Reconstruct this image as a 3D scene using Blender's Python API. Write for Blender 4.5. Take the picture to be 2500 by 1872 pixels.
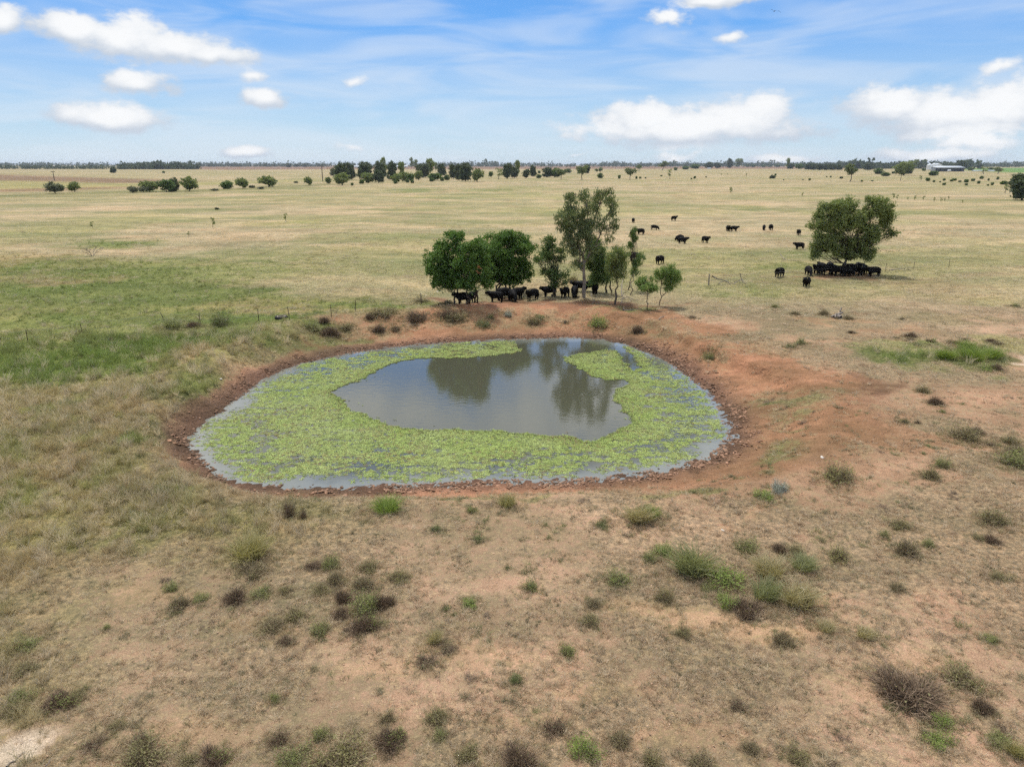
import bpy, math, random
import numpy as np
from mathutils import Vector

for _o in list(bpy.data.objects):
    bpy.data.objects.remove(_o, do_unlink=True)
SC = bpy.context.scene
COL = SC.collection
R = math.radians

# ------------------------------------------------------------------ camera
CAM_H, PITCH, FPX = 14.0, R(17.1), 1736.0      # drone height, tilt, focal length in photograph pixels
PW, PH = 2500.0, 1872.0
cam_d = bpy.data.cameras.new('camera')
cam = bpy.data.objects.new('camera', cam_d); COL.objects.link(cam)
cam.location = (0, 0, CAM_H); cam.rotation_euler = (R(90) - PITCH, 0, 0)
cam_d.sensor_width = 36.0; cam_d.lens = 36.0 * FPX / PW
cam_d.clip_start = 0.5; cam_d.clip_end = 60000
SC.camera = cam

# ------------------------------------------------------------------ sun, exposure
SUN_EL, SUN_AZ = R(66), R(-24)                # azimuth measured from +Y towards +X
sun_d = bpy.data.lights.new('sun', 'SUN'); sun_d.energy = 2.45; sun_d.angle = R(5); sun_d.color = (1.0, 0.965, 0.92)
sun = bpy.data.objects.new('sun', sun_d); COL.objects.link(sun)
sdir = Vector((math.sin(SUN_AZ) * math.cos(SUN_EL), math.cos(SUN_AZ) * math.cos(SUN_EL), math.sin(SUN_EL)))
sun.rotation_euler = sdir.to_track_quat('Z', 'Y').to_euler(); sun.location = (-40, 60, 120)
SC.view_settings.view_transform = 'Standard'; SC.view_settings.look = 'None'
SC.view_settings.exposure = 0.58; SC.view_settings.gamma = 1.0; SC.view_settings.use_curve_mapping = False
SC.cycles.use_denoising = False
SC.cycles.max_bounces = 8; SC.cycles.transparent_max_bounces = 8
SC.cycles.diffuse_bounces = 2; SC.cycles.glossy_bounces = 3; SC.cycles.volume_bounces = 0
SC.cycles.sample_clamp_indirect = 6.0
SC.cycles.use_adaptive_sampling = True; SC.cycles.adaptive_threshold = 0.025; SC.cycles.adaptive_min_samples = 32

# ------------------------------------------------------------------ node helpers
class NT:
    def __init__(s, tree): s.t = tree; s.t.nodes.clear()
    def n(s, typ, **kw):
        nd = s.t.nodes.new(typ)
        for k, v in kw.items(): setattr(nd, k, v)
        return nd
    def link(s, a, b): s.t.links.new(a, b)
    def _in(s, nd, i, v):
        if v is None: return
        if hasattr(v, 'is_output'): s.link(v, nd.inputs[i])
        else: nd.inputs[i].default_value = v
    def m(s, op, a, b=None, c=None, clamp=False):
        nd = s.n('ShaderNodeMath', operation=op); nd.use_clamp = clamp
        s._in(nd, 0, a); s._in(nd, 1, b); s._in(nd, 2, c); return nd.outputs[0]
    def v(s, op, a, b=None, out=0):
        nd = s.n('ShaderNodeVectorMath', operation=op); s._in(nd, 0, a); s._in(nd, 1, b)
        return nd.outputs[out]
    def mix(s, f, a, b, blend='MIX'):
        nd = s.n('ShaderNodeMix', data_type='RGBA', blend_type=blend); nd.clamp_factor = True
        s._in(nd, 0, f); s._in(nd, 6, a); s._in(nd, 7, b); return nd.outputs[2]
    def noise(s, vec, scale, detail=4, rough=0.55, dist=0.0, out='Fac'):
        nd = s.n('ShaderNodeTexNoise'); s._in(nd, 'Vector', vec); s._in(nd, 'Scale', scale)
        s._in(nd, 'Detail', detail); s._in(nd, 'Roughness', rough); s._in(nd, 'Distortion', dist)
        return nd.outputs[out]
    def ramp(s, val, lo, hi, a=0.0, b=1.0):
        nd = s.n('ShaderNodeMapRange', interpolation_type='SMOOTHSTEP'); s._in(nd, 0, val)
        s._in(nd, 1, lo); s._in(nd, 2, hi); s._in(nd, 3, a); s._in(nd, 4, b); return nd.outputs[0]
    def attr(s, name, typ='GEOMETRY', out='Color'):
        nd = s.n('ShaderNodeAttribute', attribute_name=name, attribute_type=typ); return nd.outputs[out]

def C4(c): return (c[0], c[1], c[2], 1.0)

# ------------------------------------------------------------------ world: sky with broken cumulus
def pix_dir(u, v):
    x, yc = (u - PW / 2) / FPX, -(v - PH / 2) / FPX
    c, s = math.cos(PITCH), math.sin(PITCH)
    d = Vector((x, c + yc * s, -s + yc * c)); d.normalize()
    return math.atan2(d.x, d.y), math.asin(d.z)

world = bpy.data.worlds.new('World'); SC.world = world; world.use_nodes = True
w = NT(world.node_tree)
sky = w.n('ShaderNodeTexSky', sky_type='NISHITA'); sky.sun_disc = False
sky.sun_elevation = SUN_EL; sky.sun_rotation = SUN_AZ
sky.altitude = 0; sky.air_density = 1.0; sky.dust_density = 0.3; sky.ozone_density = 3.0
tc = w.n('ShaderNodeTexCoord')
sep = w.n('ShaderNodeSeparateXYZ'); w.link(tc.outputs['Generated'], sep.inputs[0])
X, Y, Z = sep.outputs
az = w.m('ARCTAN2', X, Y); el = w.m('ARCSINE', Z)
comb = w.n('ShaderNodeCombineXYZ'); w.link(az, comb.inputs[0]); w.link(el, comb.inputs[1]); P = comb.outputs[0]
warp = w.noise(P, 16.0, 2, 0.6, out='Color')
warp = w.v('MULTIPLY', w.v('SUBTRACT', warp, (0.5, 0.5, 0.5)), (0.05, 0.022, 0))
PWp = w.v('ADD', P, warp)
# cumulus seen in the photograph (position and half size in the 2212-wide view of it), weight
CL = [(10, 50, 62, 38, .9), (170, 62, 90, 36, 1), (265, 82, 120, 50, 1), (370, 106, 120, 38, 1), (460, 120, 105, 26, .9),
      (303, 185, 78, 26, 1), (566, 211, 62, 22, 1), (245, 256, 130, 30, .98), (770, 173, 60, 26, .45), (527, 329, 64, 15, .95),
      (752, 318, 80, 24, .40), (556, 158, 90, 26, .32), (1400, 262, 150, 40, 1.1), (1490, 280, 260, 36, 1.1), (1605, 258, 135, 52, 1.1),
      (1290, 282, 230, 48, .42), (1925, 228, 110, 44, 1.1), (2040, 250, 160, 54, 1.15), (2170, 236, 160, 60, 1.15), (2110, 306, 190, 46, .6),
      (1550, 0, 100, 16, .95), (1442, 36, 80, 44, .55), (1560, 76, 130, 24, .32), (1692, 346, 80, 12, 1), (1462, 340, 110, 28, .45),
      (2030, 338, 170, 18, .95), (2185, 140, 80, 34, .42), (1250, 335, 70, 12, .4)]
D = None; SH = None
for (cx, cy, rx, ry, wt) in CL:
    k = 2500 / 2212
    a0, e0 = pix_dir(cx * k, cy * k)
    a1, _ = pix_dir((cx + rx) * k, cy * k); _, e1 = pix_dir(cx * k, (cy - ry) * k)
    q = w.v('MULTIPLY', w.v('SUBTRACT', PWp, (a0, e0, 0)), (.86 / abs(a1 - a0), .82 / abs(e1 - e0), 0))
    d = w.v('LENGTH', q, out=1)
    d = w.m('SUBTRACT', min(wt, 1.0), d)
    d2 = w.m('ADD', d if wt >= .9 else w.m('ADD', d, .30), w.v('DOT_PRODUCT', q, (.06, .42, 0), out=1)); SH = d2 if SH is None else w.m('MAXIMUM', SH, d2)
    D = d if D is None else w.m('SMOOTH_MAX', D, d, 0.12)
# denser cloud added above the frame for pond reflection and softer light (flat layer)
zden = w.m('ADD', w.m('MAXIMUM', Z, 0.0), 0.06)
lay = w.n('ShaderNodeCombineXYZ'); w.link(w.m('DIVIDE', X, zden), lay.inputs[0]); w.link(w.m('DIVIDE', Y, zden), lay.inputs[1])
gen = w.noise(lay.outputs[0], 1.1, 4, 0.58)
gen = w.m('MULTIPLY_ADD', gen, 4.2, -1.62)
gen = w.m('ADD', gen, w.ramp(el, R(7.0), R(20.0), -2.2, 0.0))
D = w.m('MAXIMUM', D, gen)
fine = w.noise(w.v('MULTIPLY', P, (1, 1.7, 1)), 26.0, 6, 0.6)
fn = w.m('MULTIPLY_ADD', fine, 1.5, -0.76)
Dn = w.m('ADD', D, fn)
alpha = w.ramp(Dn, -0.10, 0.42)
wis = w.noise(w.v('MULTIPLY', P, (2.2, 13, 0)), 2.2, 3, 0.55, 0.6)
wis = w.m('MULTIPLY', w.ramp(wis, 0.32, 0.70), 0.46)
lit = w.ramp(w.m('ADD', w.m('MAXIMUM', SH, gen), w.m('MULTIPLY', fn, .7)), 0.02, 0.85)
ccol = w.mix(lit, (4.3, 4.8, 5.5, 1), (7.0, 7.1, 7.2, 1))
rmp = w.n('ShaderNodeValToRGB'); w.link(w.m('DIVIDE', el, R(90), clamp=True), rmp.inputs[0])
for p_, c_ in ((0.0, (4.1, 5.35, 6.5)), (3 / 90, (2.9, 4.55, 6.4)), (7 / 90, (1.75, 3.55, 6.5)), (9.5 / 90, (.62, 2.7, 6.6)), (13 / 90, (.5, 2.3, 6.2)), (1.0, (.5, 1.6, 4.6))):
    e_ = rmp.color_ramp.elements.new(p_) if p_ not in (0.0, 1.0) else rmp.color_ramp.elements[0 if p_ == 0.0 else -1]
    e_.color = C4(c_)
SKYC = w.mix(.78, sky.outputs[0], rmp.outputs[0])            # clear air between the clouds, deep blue overhead, pale at the horizon
c1 = w.mix(wis, SKYC, (5.6, 6.1, 6.7, 1))
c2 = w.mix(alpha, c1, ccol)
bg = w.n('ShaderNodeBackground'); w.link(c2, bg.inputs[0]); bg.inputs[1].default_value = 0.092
world.cycles.sampling_method = 'MANUAL'; world.cycles.sample_map_resolution = 256
wo = w.n('ShaderNodeOutputWorld'); w.link(bg.outputs[0], wo.inputs[0])

# ------------------------------------------------------------------ projection helpers (photograph pixel -> place)
CP, SP = math.cos(PITCH), math.sin(PITCH)
def pix_ray(u, v):
    x = (np.asarray(u, float) - PW / 2) / FPX; y = -(np.asarray(v, float) - PH / 2) / FPX
    return x, CP + y * SP, -SP + y * CP
def on_plane(u, v, z=0.0):
    x, y, dz = pix_ray(u, v); t = (z - CAM_H) / dz
    return x * t, y * t
def at_depth(u, v, Yd):
    x, y, dz = pix_ray(u, v); t = Yd / y
    return np.array([x * t, Yd, CAM_H + dz * t])
K = 2500 / 2212.0
def full(pts): return [(a * K, b * K) for a, b in pts]     # coordinates read in the 2212-wide view

# ------------------------------------------------------------------ numpy noise
def _h(ix, iy, seed):
    n = (ix.astype(np.int64) * 374761393 + iy.astype(np.int64) * 668265263 + seed * 1274126177) & 0xFFFFFFFF
    n = ((n ^ (n >> 13)) * 1274126177) & 0xFFFFFFFF
    return ((n ^ (n >> 16)) & 0xFFFF) / 65535.0
def vnoise(x, y, seed=0):
    ix, iy = np.floor(x), np.floor(y); fx, fy = x - ix, y - iy
    fx = fx * fx * (3 - 2 * fx); fy = fy * fy * (3 - 2 * fy)
    a, b = _h(ix, iy, seed), _h(ix + 1, iy, seed); c, d = _h(ix, iy + 1, seed), _h(ix + 1, iy + 1, seed)
    return (a + (b - a) * fx) + ((c + (d - c) * fx) - (a + (b - a) * fx)) * fy
def fbm(x, y, s=1.0, seed=0, octv=4, rough=0.5):
    t = 0; amp = 1.0; tot = 0; x = x * s; y = y * s
    for i in range(octv):
        t = t + amp * vnoise(x + 17.3 * i, y - 9.1 * i, seed + i); tot += amp; amp *= rough; x = x * 2.03; y = y * 2.03
    return t / tot
def sstep(x, a, b):
    t = np.clip((x - a) / (b - a), 0, 1); return t * t * (3 - 2 * t)

def smooth_closed(pts, n=4):
    P0 = np.array(pts, float); out = []
    L = len(P0)
    for i in range(L):
        a, b, c, d = P0[i - 1], P0[i], P0[(i + 1) % L], P0[(i + 2) % L]
        for k in range(n):
            t = k / n
            out.append(0.5 * ((2 * b) + (c - a) * t + (2 * a - 5 * b + 4 * c - d) * t * t + (3 * b - a - 3 * c + d) * t ** 3))
    return np.array(out)
def sdf_poly(x, y, poly):
    """signed distance, negative inside"""
    x = np.asarray(x, float); y = np.asarray(y, float)
    d2 = np.full(x.shape, 1e18); ins = np.zeros(x.shape, bool)
    A = poly; B = np.roll(poly, -1, axis=0)
    for (ax, ay), (bx, by) in zip(A, B):
        ex, ey = bx - ax, by - ay; L = ex * ex + ey * ey + 1e-12
        t = np.clip(((x - ax) * ex + (y - ay) * ey) / L, 0, 1)
        dx, dy = x - ax - t * ex, y - ay - t * ey
        np.minimum(d2, dx * dx + dy * dy, out=d2)
        if by != ay:
            c = ((ay > y) != (by > y)) & (x < (bx - ax) * (y - ay) / (by - ay) + ax); ins ^= c
    d = np.sqrt(d2); return np.where(ins, -d, d)

# ------------------------------------------------------------------ terrain
WATER_Z = -1.4
POND_PX = full([(412,945),(440,915),(480,890),(520,858),(560,828),(610,802),(660,784),(720,771),(800,757),(880,748),(960,741),(1040,737),(1120,734),(1200,731),(1260,731),(1320,738),(1370,752),(1420,772),(1460,795),(1500,825),(1535,860),(1553,895),(1572,928),(1570,948),(1545,970),(1500,992),(1440,1010),(1380,1022),(1300,1030),(1200,1035),(1100,1037),(1000,1040),(900,1045),(800,1050),(700,1050),(600,1047),(530,1042),(490,1030),(460,1010),(435,985),(418,965)])
RIM_PX = full([(290,945),(310,905),(360,862),(425,818),(490,772),(570,735),(640,708),(720,692),(820,684),(920,678),(1020,672),(1150,668),(1280,668),(1350,676),(1410,690),(1470,722),(1545,752),(1620,778),(1690,800),(1750,832),(1790,872),(1800,920),(1770,970),(1700,1015),(1610,1042),(1480,1058),(1300,1070),(1100,1078),(900,1084),(700,1086),(550,1078),(450,1052),(370,1012),(320,978)])
px_, py_ = on_plane(*np.array(POND_PX).T, WATER_Z); POND = smooth_closed(np.stack([px_, py_], 1), 4)
px_, py_ = on_plane(*np.array(RIM_PX).T, 0.0); RIM = smooth_closed(np.stack([px_, py_], 1), 4)
RX0, RX1, RY0, RY1, RS = -62.0, 66.0, 8.0, 104.0, 0.25
gx = np.arange(RX0, RX1 + RS, RS); gy = np.arange(RY0, RY1 + RS, RS)
GX, GY = np.meshgrid(gx, gy)
_wx = (fbm(GX, GY, 0.55, 3, 3) - .5) * 1.1; _wy = (fbm(GX, GY, 0.55, 9, 3) - .5) * 1.1
SD_P = sdf_poly(GX, GY, POND) + (fbm(GX, GY, 1.3, 21, 3) - .5) * 0.55
SD_R = sdf_poly(GX + _wx, GY + _wy, RIM)
def raster(A, x, y, outside):
    x = np.asarray(x, float); y = np.asarray(y, float)
    fx = (x - RX0) / RS; fy = (y - RY0) / RS
    ok = (fx >= 0) & (fy >= 0) & (fx < len(gx) - 1) & (fy < len(gy) - 1)
    fx = np.clip(fx, 0, len(gx) - 1.001); fy = np.clip(fy, 0, len(gy) - 1.001)
    ix, iy = fx.astype(int), fy.astype(int); tx, ty = fx - ix, fy - iy
    v = (A[iy, ix] * (1 - tx) + A[iy, ix + 1] * tx) * (1 - ty) + (A[iy + 1, ix] * (1 - tx) + A[iy + 1, ix + 1] * tx) * ty
    return np.where(ok, v, outside)
_t = np.clip(SD_P, 0, None) / (np.clip(SD_P, 0, None) + np.clip(-SD_R, 0.0, None) + 1e-6)
_right = sstep(GX, 4, 16) * sstep(GY, 40, 50)
_nb = 1 - sstep(GY, 36, 46)
_soft = (0.16 * sstep(_t, 0, .25) + 0.84 * sstep(_t, 0.08, 1.05)) * (1 - _nb) + _nb * (0.12 * sstep(_t, 0, .32) + 0.88 * sstep(_t, 0.28, 1.05))
_scarp = 0.16 * sstep(_t, 0, .2) + 0.34 * sstep(_t, .1, .8) + 0.5 * sstep(_t + (fbm(GX, GY, 0.9, 41, 3) - .5) * .16, .85, .96)
_prof = _soft * (1 - _right) + _scarp * _right
HR = np.where(SD_R < 0, WATER_Z + 1.4 * _prof, 0.0)
HR = np.where(SD_P < 0, WATER_Z + np.maximum(SD_P * 0.22, -1.2), HR)
_crest = np.exp(-((SD_R - 1.2) / 2.2) ** 2) * (0.30 * (1 - sstep(GX, -2, 6)) * sstep(GY, 40, 60) + 0.10)
HR = HR + np.where(SD_P > 0, _crest * sstep(_t, .6, 1.0), 0)
_gul = np.abs(fbm(GX, GY, 0.75, 45, 4) - .5) * 2
HR = HR + _right * np.exp(-((_t - .86) / .13) ** 2) * (SD_R < 1.5) * (_gul - .35) * .55
_edge = np.minimum.reduce([GX - RX0, RX1 - GX, RY1 - GY, GY - RY0 + 40])
HR = HR + (fbm(GX, GY, 0.12, 31, 3) - .5) * 0.30 * sstep(_edge, 0, 12) * sstep(SD_P, 0, 5)
MUD = sstep(SD_P, -0.5, 0.1) * (1 - sstep(SD_P, 0.7, 2.2))
MUDW = MUD * (0.35 + 0.65 * sstep(GX + GY * 0.0, -14, 2) )
def height(x, y): return raster(HR, x, y, 0.0)
def ground_at(u, v):
    z = np.zeros(np.shape(u))
    for _ in range(14):
        x, y = on_plane(u, v, z); z = 0.5 * z + 0.5 * height(x, y)
    return x, y, height(x, y)
def gpt(u, v):
    x, y, z = ground_at(np.array([float(u)]), np.array([float(v)])); return Vector((x[0], y[0], z[0]))
def ground_poly(px, z=0.0):
    q = np.array(px, float); x, y = on_plane(q[:, 0], q[:, 1], z); return smooth_closed(np.stack([x, y], 1), 3)

# ------------------------------------------------------------------ what covers the ground, where
def ell(u, v, ru, rv):
    """ellipse on the ground from its extent in the 2212-wide view"""
    (x0, x1, xa, xb), (y0, y1, ya, yb) = on_plane(np.array([u - ru, u + ru, u, u]) * K, np.array([v, v, v - rv, v + rv]) * K)
    return ((x0 + x1) / 2, (ya + yb) / 2, abs(x1 - x0) / 2, abs(ya - yb) / 2)
LEFT_Z = ground_poly(full([(-700,540),(0,548),(250,560),(480,605),(680,645),(900,652),(860,676),(650,712),(550,768),(435,840),(345,935),(365,1010),(440,1055),(560,1105),(640,1150),(450,1165),(280,1195),(100,1240),(0,1265),(-400,1330)]))
RED_Z = ground_poly(full([(640,712),(900,668),(960,655),(1150,650),(1330,655),(1480,668),(1560,720),(1700,760),(1800,800),(1880,830),(1930,900),(1900,960),(1800,1010),(1680,1045),(1500,1062),(1300,1066),(1000,1068),(700,1072),(560,1062),(445,1032),(372,1000),(340,945),(378,893),(455,822),(560,766)]))
RIGHT_Z = ground_poly(full([(1380,690),(1700,690),(2000,735),(2230,790),(2700,860),(2900,1500),(2200,1380),(1800,1160),(1500,1090),(1700,1040),(1800,960),(1780,850),(1600,760)]))
# (centre, half size, kind, strength)
PATCH = [(150,640,380,95,'green',.75),(120,770,320,80,'green',.85),(380,715,220,45,'green',.7),(150,790,200,36,'vivid',.75),(330,745,120,28,'vivid',.7),(60,815,130,26,'vivid',.65),(600,690,160,14,'vivid',.8),(800,664,140,10,'green',.8),(740,655,170,14,'green',.5),
 (60,580,70,20,'green',.8),(230,530,110,14,'green',.75),(120,620,160,25,'green',.6),(250,680,200,30,'green',.55),(430,640,180,22,'green',.5),(230,527,90,9,'vivid',.5),(300,590,140,14,'green',.4),(180,720,140,20,'lime',.4),(520,590,160,14,'lime',.35),(380,720,90,18,'olive',.8),
 (560,640,150,14,'green',.5),(60,700,130,30,'green',.6),(420,770,60,14,'pink',.5),(300,880,120,30,'pink',.45),(120,930,120,30,'olive',.6),(200,1000,130,30,'pink',.3),(480,700,60,16,'green',.4),(120,608,120,10,'pink',.6),
 (430,825,85,40,'vivid',.6),(320,945,30,14,'vivid',.8),(620,735,120,12,'green',.5),(760,720,160,12,'green',.45),(360,1060,40,14,'green',.7),
 (1930,765,95,18,'vivid',.75),(1990,775,60,22,'vivid',.6),(2090,770,85,30,'green',.8),(2190,745,120,16,'lime',.6),(1940,750,60,12,'lime',.6),(2120,800,50,14,'green',.7),
 (1700,950,50,30,'green',.45),(1690,985,60,22,'green',.5),(1640,1010,40,18,'green',.4),(1660,860,40,6,'green',.5),(1750,870,60,10,'green',.35),(1600,840,40,6,'green',.3),(1720,900,30,8,'green',.5),
 (1540,1060,70,10,'green',.5),(1000,1064,50,6,'vivid',.55),(870,1070,60,6,'green',.6),(740,1074,70,8,'green',.55),(1150,1070,60,6,'green',.45),(1440,1066,50,6,'green',.5),(640,1110,120,20,'olive',.7),(300,1100,180,50,'olive',.6),
 (1350,668,90,9,'green',.65),(1580,640,60,8,'green',.5),(1640,630,90,10,'green',.5),(1790,552,90,8,'green',.5),(1700,575,100,8,'green',.6),(1590,607,40,6,'green',.5),
 (640,482,60,3,'green',.7),(900,412,60,5,'green',.6),(1050,412,60,4,'green',.5),(1650,452,110,7,'green',.6),(1830,462,140,6,'green',.4),(1800,500,90,6,'green',.4),(1100,425,300,6,'lime',.5),(1250,455,200,9,'lime',.5),(1480,460,160,8,'lime',.4),(620,480,90,5,'lime',.5),(900,510,120,6,'lime',.4),(330,470,200,9,'lime',.5),(120,500,150,8,'lime',.5),(1500,520,100,8,'lime',.3),
 (1950,480,120,6,'lime',.4),(2100,520,150,10,'lime',.3),(2150,650,120,14,'lime',.4),(2060,690,120,12,'olive',.4),
 (1660,1360,150,32,'sand',.9),(1480,1330,110,22,'sand',.8),(1350,1320,70,16,'sand',.6),(300,1290,160,30,'sand',.7),(560,1370,150,22,'sand',.75),(780,1440,140,30,'sand',.55),(1000,1400,160,26,'sand',.5),
 (60,1600,85,60,'white',1.0),(0,1560,40,24,'white',.6),(2190,778,26,8,'white',.95),(2210,770,30,5,'white',.6),(1300,1490,160,30,'sand',.5),(2000,1440,120,40,'sand',.45),(1500,1600,140,40,'sand',.5),(1900,1520,100,30,'sand',.4),
 (450,1560,160,40,'sand',.5),(1150,1560,140,30,'sand',.5),(1640,1110,80,14,'sand',.5),(1560,1130,50,10,'red',.5),(1760,1290,40,14,'sand',.5),(1900,835,52,30,'brown',.85),(1900,870,60,24,'brown',.35),
 (1980,950,170,26,'red',.5),(1860,920,120,40,'red',.55),(1950,720,120,12,'red',.55),(1800,690,120,7,'red',.7),(1760,695,60,6,'sand',.4),(1490,735,60,10,'red',.4),
 (1400,702,34,7,'red',.7),(1450,722,40,7,'red',.7),(1510,742,42,7,'red',.7),(1570,764,44,8,'red',.7),(1630,786,46,8,'red',.7),(1690,812,44,9,'red',.7),(1740,845,40,10,'red',.6),(1150,657,210,10,'shaded_dirt',.9),(1380,660,120,9,'shaded_dirt',.6),(1000,655,60,7,'shaded_dirt',.9),(1830,596,110,9,'shaded_dirt',.75),(1700,602,120,8,'shaded_dirt',.35),(1900,610,150,10,'shaded_dirt',.3)]
PATCH = [ell(a, b, c, d) + (k, s) for a, b, c, d, k, s in PATCH]
PCOL = {  # soil colour, cover colour, cover
 'vivid': ((.17, .14, .06), (.135, .178, .045), .95), 'green': ((.20, .16, .08), (.152, .186, .056), .88), 'lime': ((.30, .25, .12), (.305, .295, .125), .9),
 'olive': ((.26, .20, .11), (.20, .18, .085), .85), 'red': ((.32, .175, .10), (.28, .20, .12), .28), 'sand': ((.50, .335, .21), (.29, .225, .13), .36),
 'white': ((.62, .50, .39), (.36, .27, .17), .06), 'brown': ((.235, .13, .082), (.25, .16, .10), .30), 'shaded_dirt': ((.225, .125, .075), (.22, .16, .09), .18), 'pink': ((.36, .24, .15), (.33, .23, .13), .7)}  # dirt under the trees: bare brown earth with tree shade painted in
FAR_F = [  # far paddocks: polygon in the 2212 view, soil, cover, cover amount
 (full([(-900,376),(-200,372),(120,381),(420,390),(330,395),(0,402),(-900,412)]), (.17,.105,.075), (.24,.165,.105), .45),
 (full([(-900,398),(0,399),(230,398),(330,404),(150,412),(0,416),(-900,425)]), (.20,.125,.08), (.28,.19,.115), .45),
 (full([(420,360),(760,358),(1900,360),(1900,364),(1400,365),(700,366),(420,366)]), (.22,.135,.095), (.28,.18,.12), .3),
 (full([(-900,385),(0,390),(300,396),(700,388),(500,399),(200,405),(-900,420)]), (.28,.22,.11), (.32,.29,.13), .8),
 (full([(-900,418),(0,420),(260,411),(480,408),(700,396),(720,400),(480,414),(250,418),(0,428),(-900,440)]), (.2,.17,.08), (.17,.175,.07), .9),
 (full([(2150,363),(2900,363),(2900,374),(2170,373)]), (.12,.2,.05), (.12,.24,.055), .95)]
FAR_F = [(ground_poly(p), s, c, a) for p, s, c, a in FAR_F]

def zones(x, y):
    x = np.asarray(x, float); y = np.asarray(y, float)
    near = y < 400
    wx = x + (fbm(x, y, 0.35, 51, 4) - .5) * np.clip(y * 0.11, 2, 30); wy = y + (fbm(x, y, 0.35, 57, 4) - .5) * np.clip(y * 0.13, 2, 40)
    n1 = fbm(x, y, 0.16, 61, 4); n2 = fbm(x, y, 0.7, 67, 3); nb = fbm(x * 0.45, y, 0.022, 71, 4)
    e = lambda c: np.array(c)[None, :] * np.ones((x.size, 1))
    soil = e((.475, .315, .215)); cov = e((.325, .246, .164)); cover = .53 + .32 * sstep(n1, .36, .64)
    def put(mask, s, c, a):
        nonlocal soil, cov, cover
        m = mask[:, None]
        soil = soil * (1 - m) + np.array(s) * m; cov = cov * (1 - m) + np.array(c) * m; cover = cover * (1 - mask) + a * mask
    pad = sstep(wy, 66, 88)
    put(pad, (.35, .275, .185), (.405, .33, .212), .82)
    put(pad * .5 * sstep(nb, .5, .64), (.3, .255, .14), (.30, .278, .138), .9)
    put(pad * .6 * sstep(n1, .52, .68), (.34, .235, .15), (.35, .262, .16), .75)
    nc = fbm(x * .6, y, .05, 75, 5, .6); put(pad * .6 * sstep(nc, .52, .62), (.24, .21, .11), (.235, .235, .10), .85)
    inside = lambda poly, soft: sstep(-sdf_poly(wx, wy, poly), -soft, soft)
    idx = np.nonzero((np.abs(x) < 140) & (y < 170))[0]
    def sub(poly, soft):
        m = np.zeros(x.shape); m[idx] = sstep(-sdf_poly(wx[idx], wy[idx], poly), -soft, soft); return m
    put(sub(RIGHT_Z, 4.0) * .85, (.41, .248, .160), (.315, .232, .152), .38 + .38 * sstep(n1, .36, .62))
    lm = sub(LEFT_Z, 4.0)
    put(lm * .95, (.27, .205, .11), (.255, .212, .10), .92)
    put(lm * .7 * sstep(n2, .5, .66), (.25, .2, .1), (.205, .215, .075), .92)
    put(lm * .5 * sstep(n1, .52, .66), (.3, .22, .12), (.33, .265, .14), .9)
    put(sub(RED_Z, 1.6) * (1 - .75 * lm), (.335, .182, .106), (.275, .198, .12), .13 + .38 * sstep(n1, .40, .60))
    for cx, cy, rx, ry, k, s in PATCH:
        j = np.nonzero((np.abs(x - cx) < rx * 2.2 + 8) & (np.abs(y - cy) < ry * 2.2 + 8))[0]
        if j.size == 0: continue
        q = np.hypot((wx[j] - cx) / rx, (wy[j] - cy) / ry)
        m = np.zeros(x.shape); m[j] = (1 - sstep(q + (n2[j] - .5) * .9, .45, 1.25)) * s
        put(m, *PCOL[k])
    sdp = raster(SD_P, x, y, 99.0)
    leftish = 1 - sstep(x, -13, -4)
    ring = 1 - sstep(sdp + (n2 - .5) * 1.2, 1.0 - .3 * leftish, 3.0 - 1.0 * leftish)
    put(ring * .9, (.285, .162, .098), (.22, .15, .09), .10)
    put(ring * leftish * .6, (.25, .165, .11), (.22, .16, .10), .08)
    mud = 1 - sstep(sdp + (n2 - .5) * 1.0, 0.5, 1.7)
    put(mud * .9, (.150, .085, .056), (.18, .115, .075), .05)
    put((1 - sstep(sdp, 0.0, 0.35)) * .7, (.105, .07, .05), (.1, .07, .05), .0)
    far = np.nonzero(y > 230)[0]
    if far.size:
        for poly, s, c, a in FAR_F:
            m = np.zeros(x.shape); m[far] = sstep(-sdf_poly(x[far], y[far], poly), -15, 25); put(m * .9, s, c, a)
    return soil, cov, cover, lm, pad, sdp

# ------------------------------------------------------------------ mesh helpers
def mesh_np(name, V, F):
    """V (n,3), F (m,k) with one k"""
    V = np.asarray(V, np.float32); F = np.asarray(F, np.int32); k = F.shape[1]
    me = bpy.data.meshes.new(name)
    me.vertices.add(len(V)); me.vertices.foreach_set('co', V.ravel())
    me.loops.add(F.size); me.loops.foreach_set('vertex_index', F.ravel())
    me.polygons.add(len(F)); me.polygons.foreach_set('loop_start', np.arange(0, F.size, k, dtype=np.int32))
    me.polygons.foreach_set('loop_total', np.full(len(F), k, np.int32))
    me.update(calc_edges=True); me.validate(); return me
def col_attr(me, name, arr, dom='POINT'):
    a = me.attributes.new(name, 'FLOAT_COLOR', dom)
    a.data.foreach_set('color', np.concatenate([arr, np.ones((len(arr), 1))], 1).astype(np.float32).ravel())
def flt_attr(me, name, arr):
    a = me.attributes.new(name, 'FLOAT', 'POINT'); a.data.foreach_set('value', np.asarray(arr, np.float32))
def obj(name, me, mat=None, parent=None, **tags):
    o = bpy.data.objects.new(name, me); COL.objects.link(o)
    if mat is not None: me.materials.append(mat)
    if parent is not None: o.parent = parent
    for k, v in tags.items(): o[k] = v
    return o
def thing(name, loc, label, cat, group=None, rz=0.0, sc=(1, 1, 1)):
    o = bpy.data.objects.new(name, None); COL.objects.link(o)
    o.empty_display_size = 0.2; o.location = loc; o.rotation_euler = (0, 0, rz); o.scale = sc
    o['label'] = label; o['category'] = cat
    if group: o['group'] = group
    return o
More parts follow.
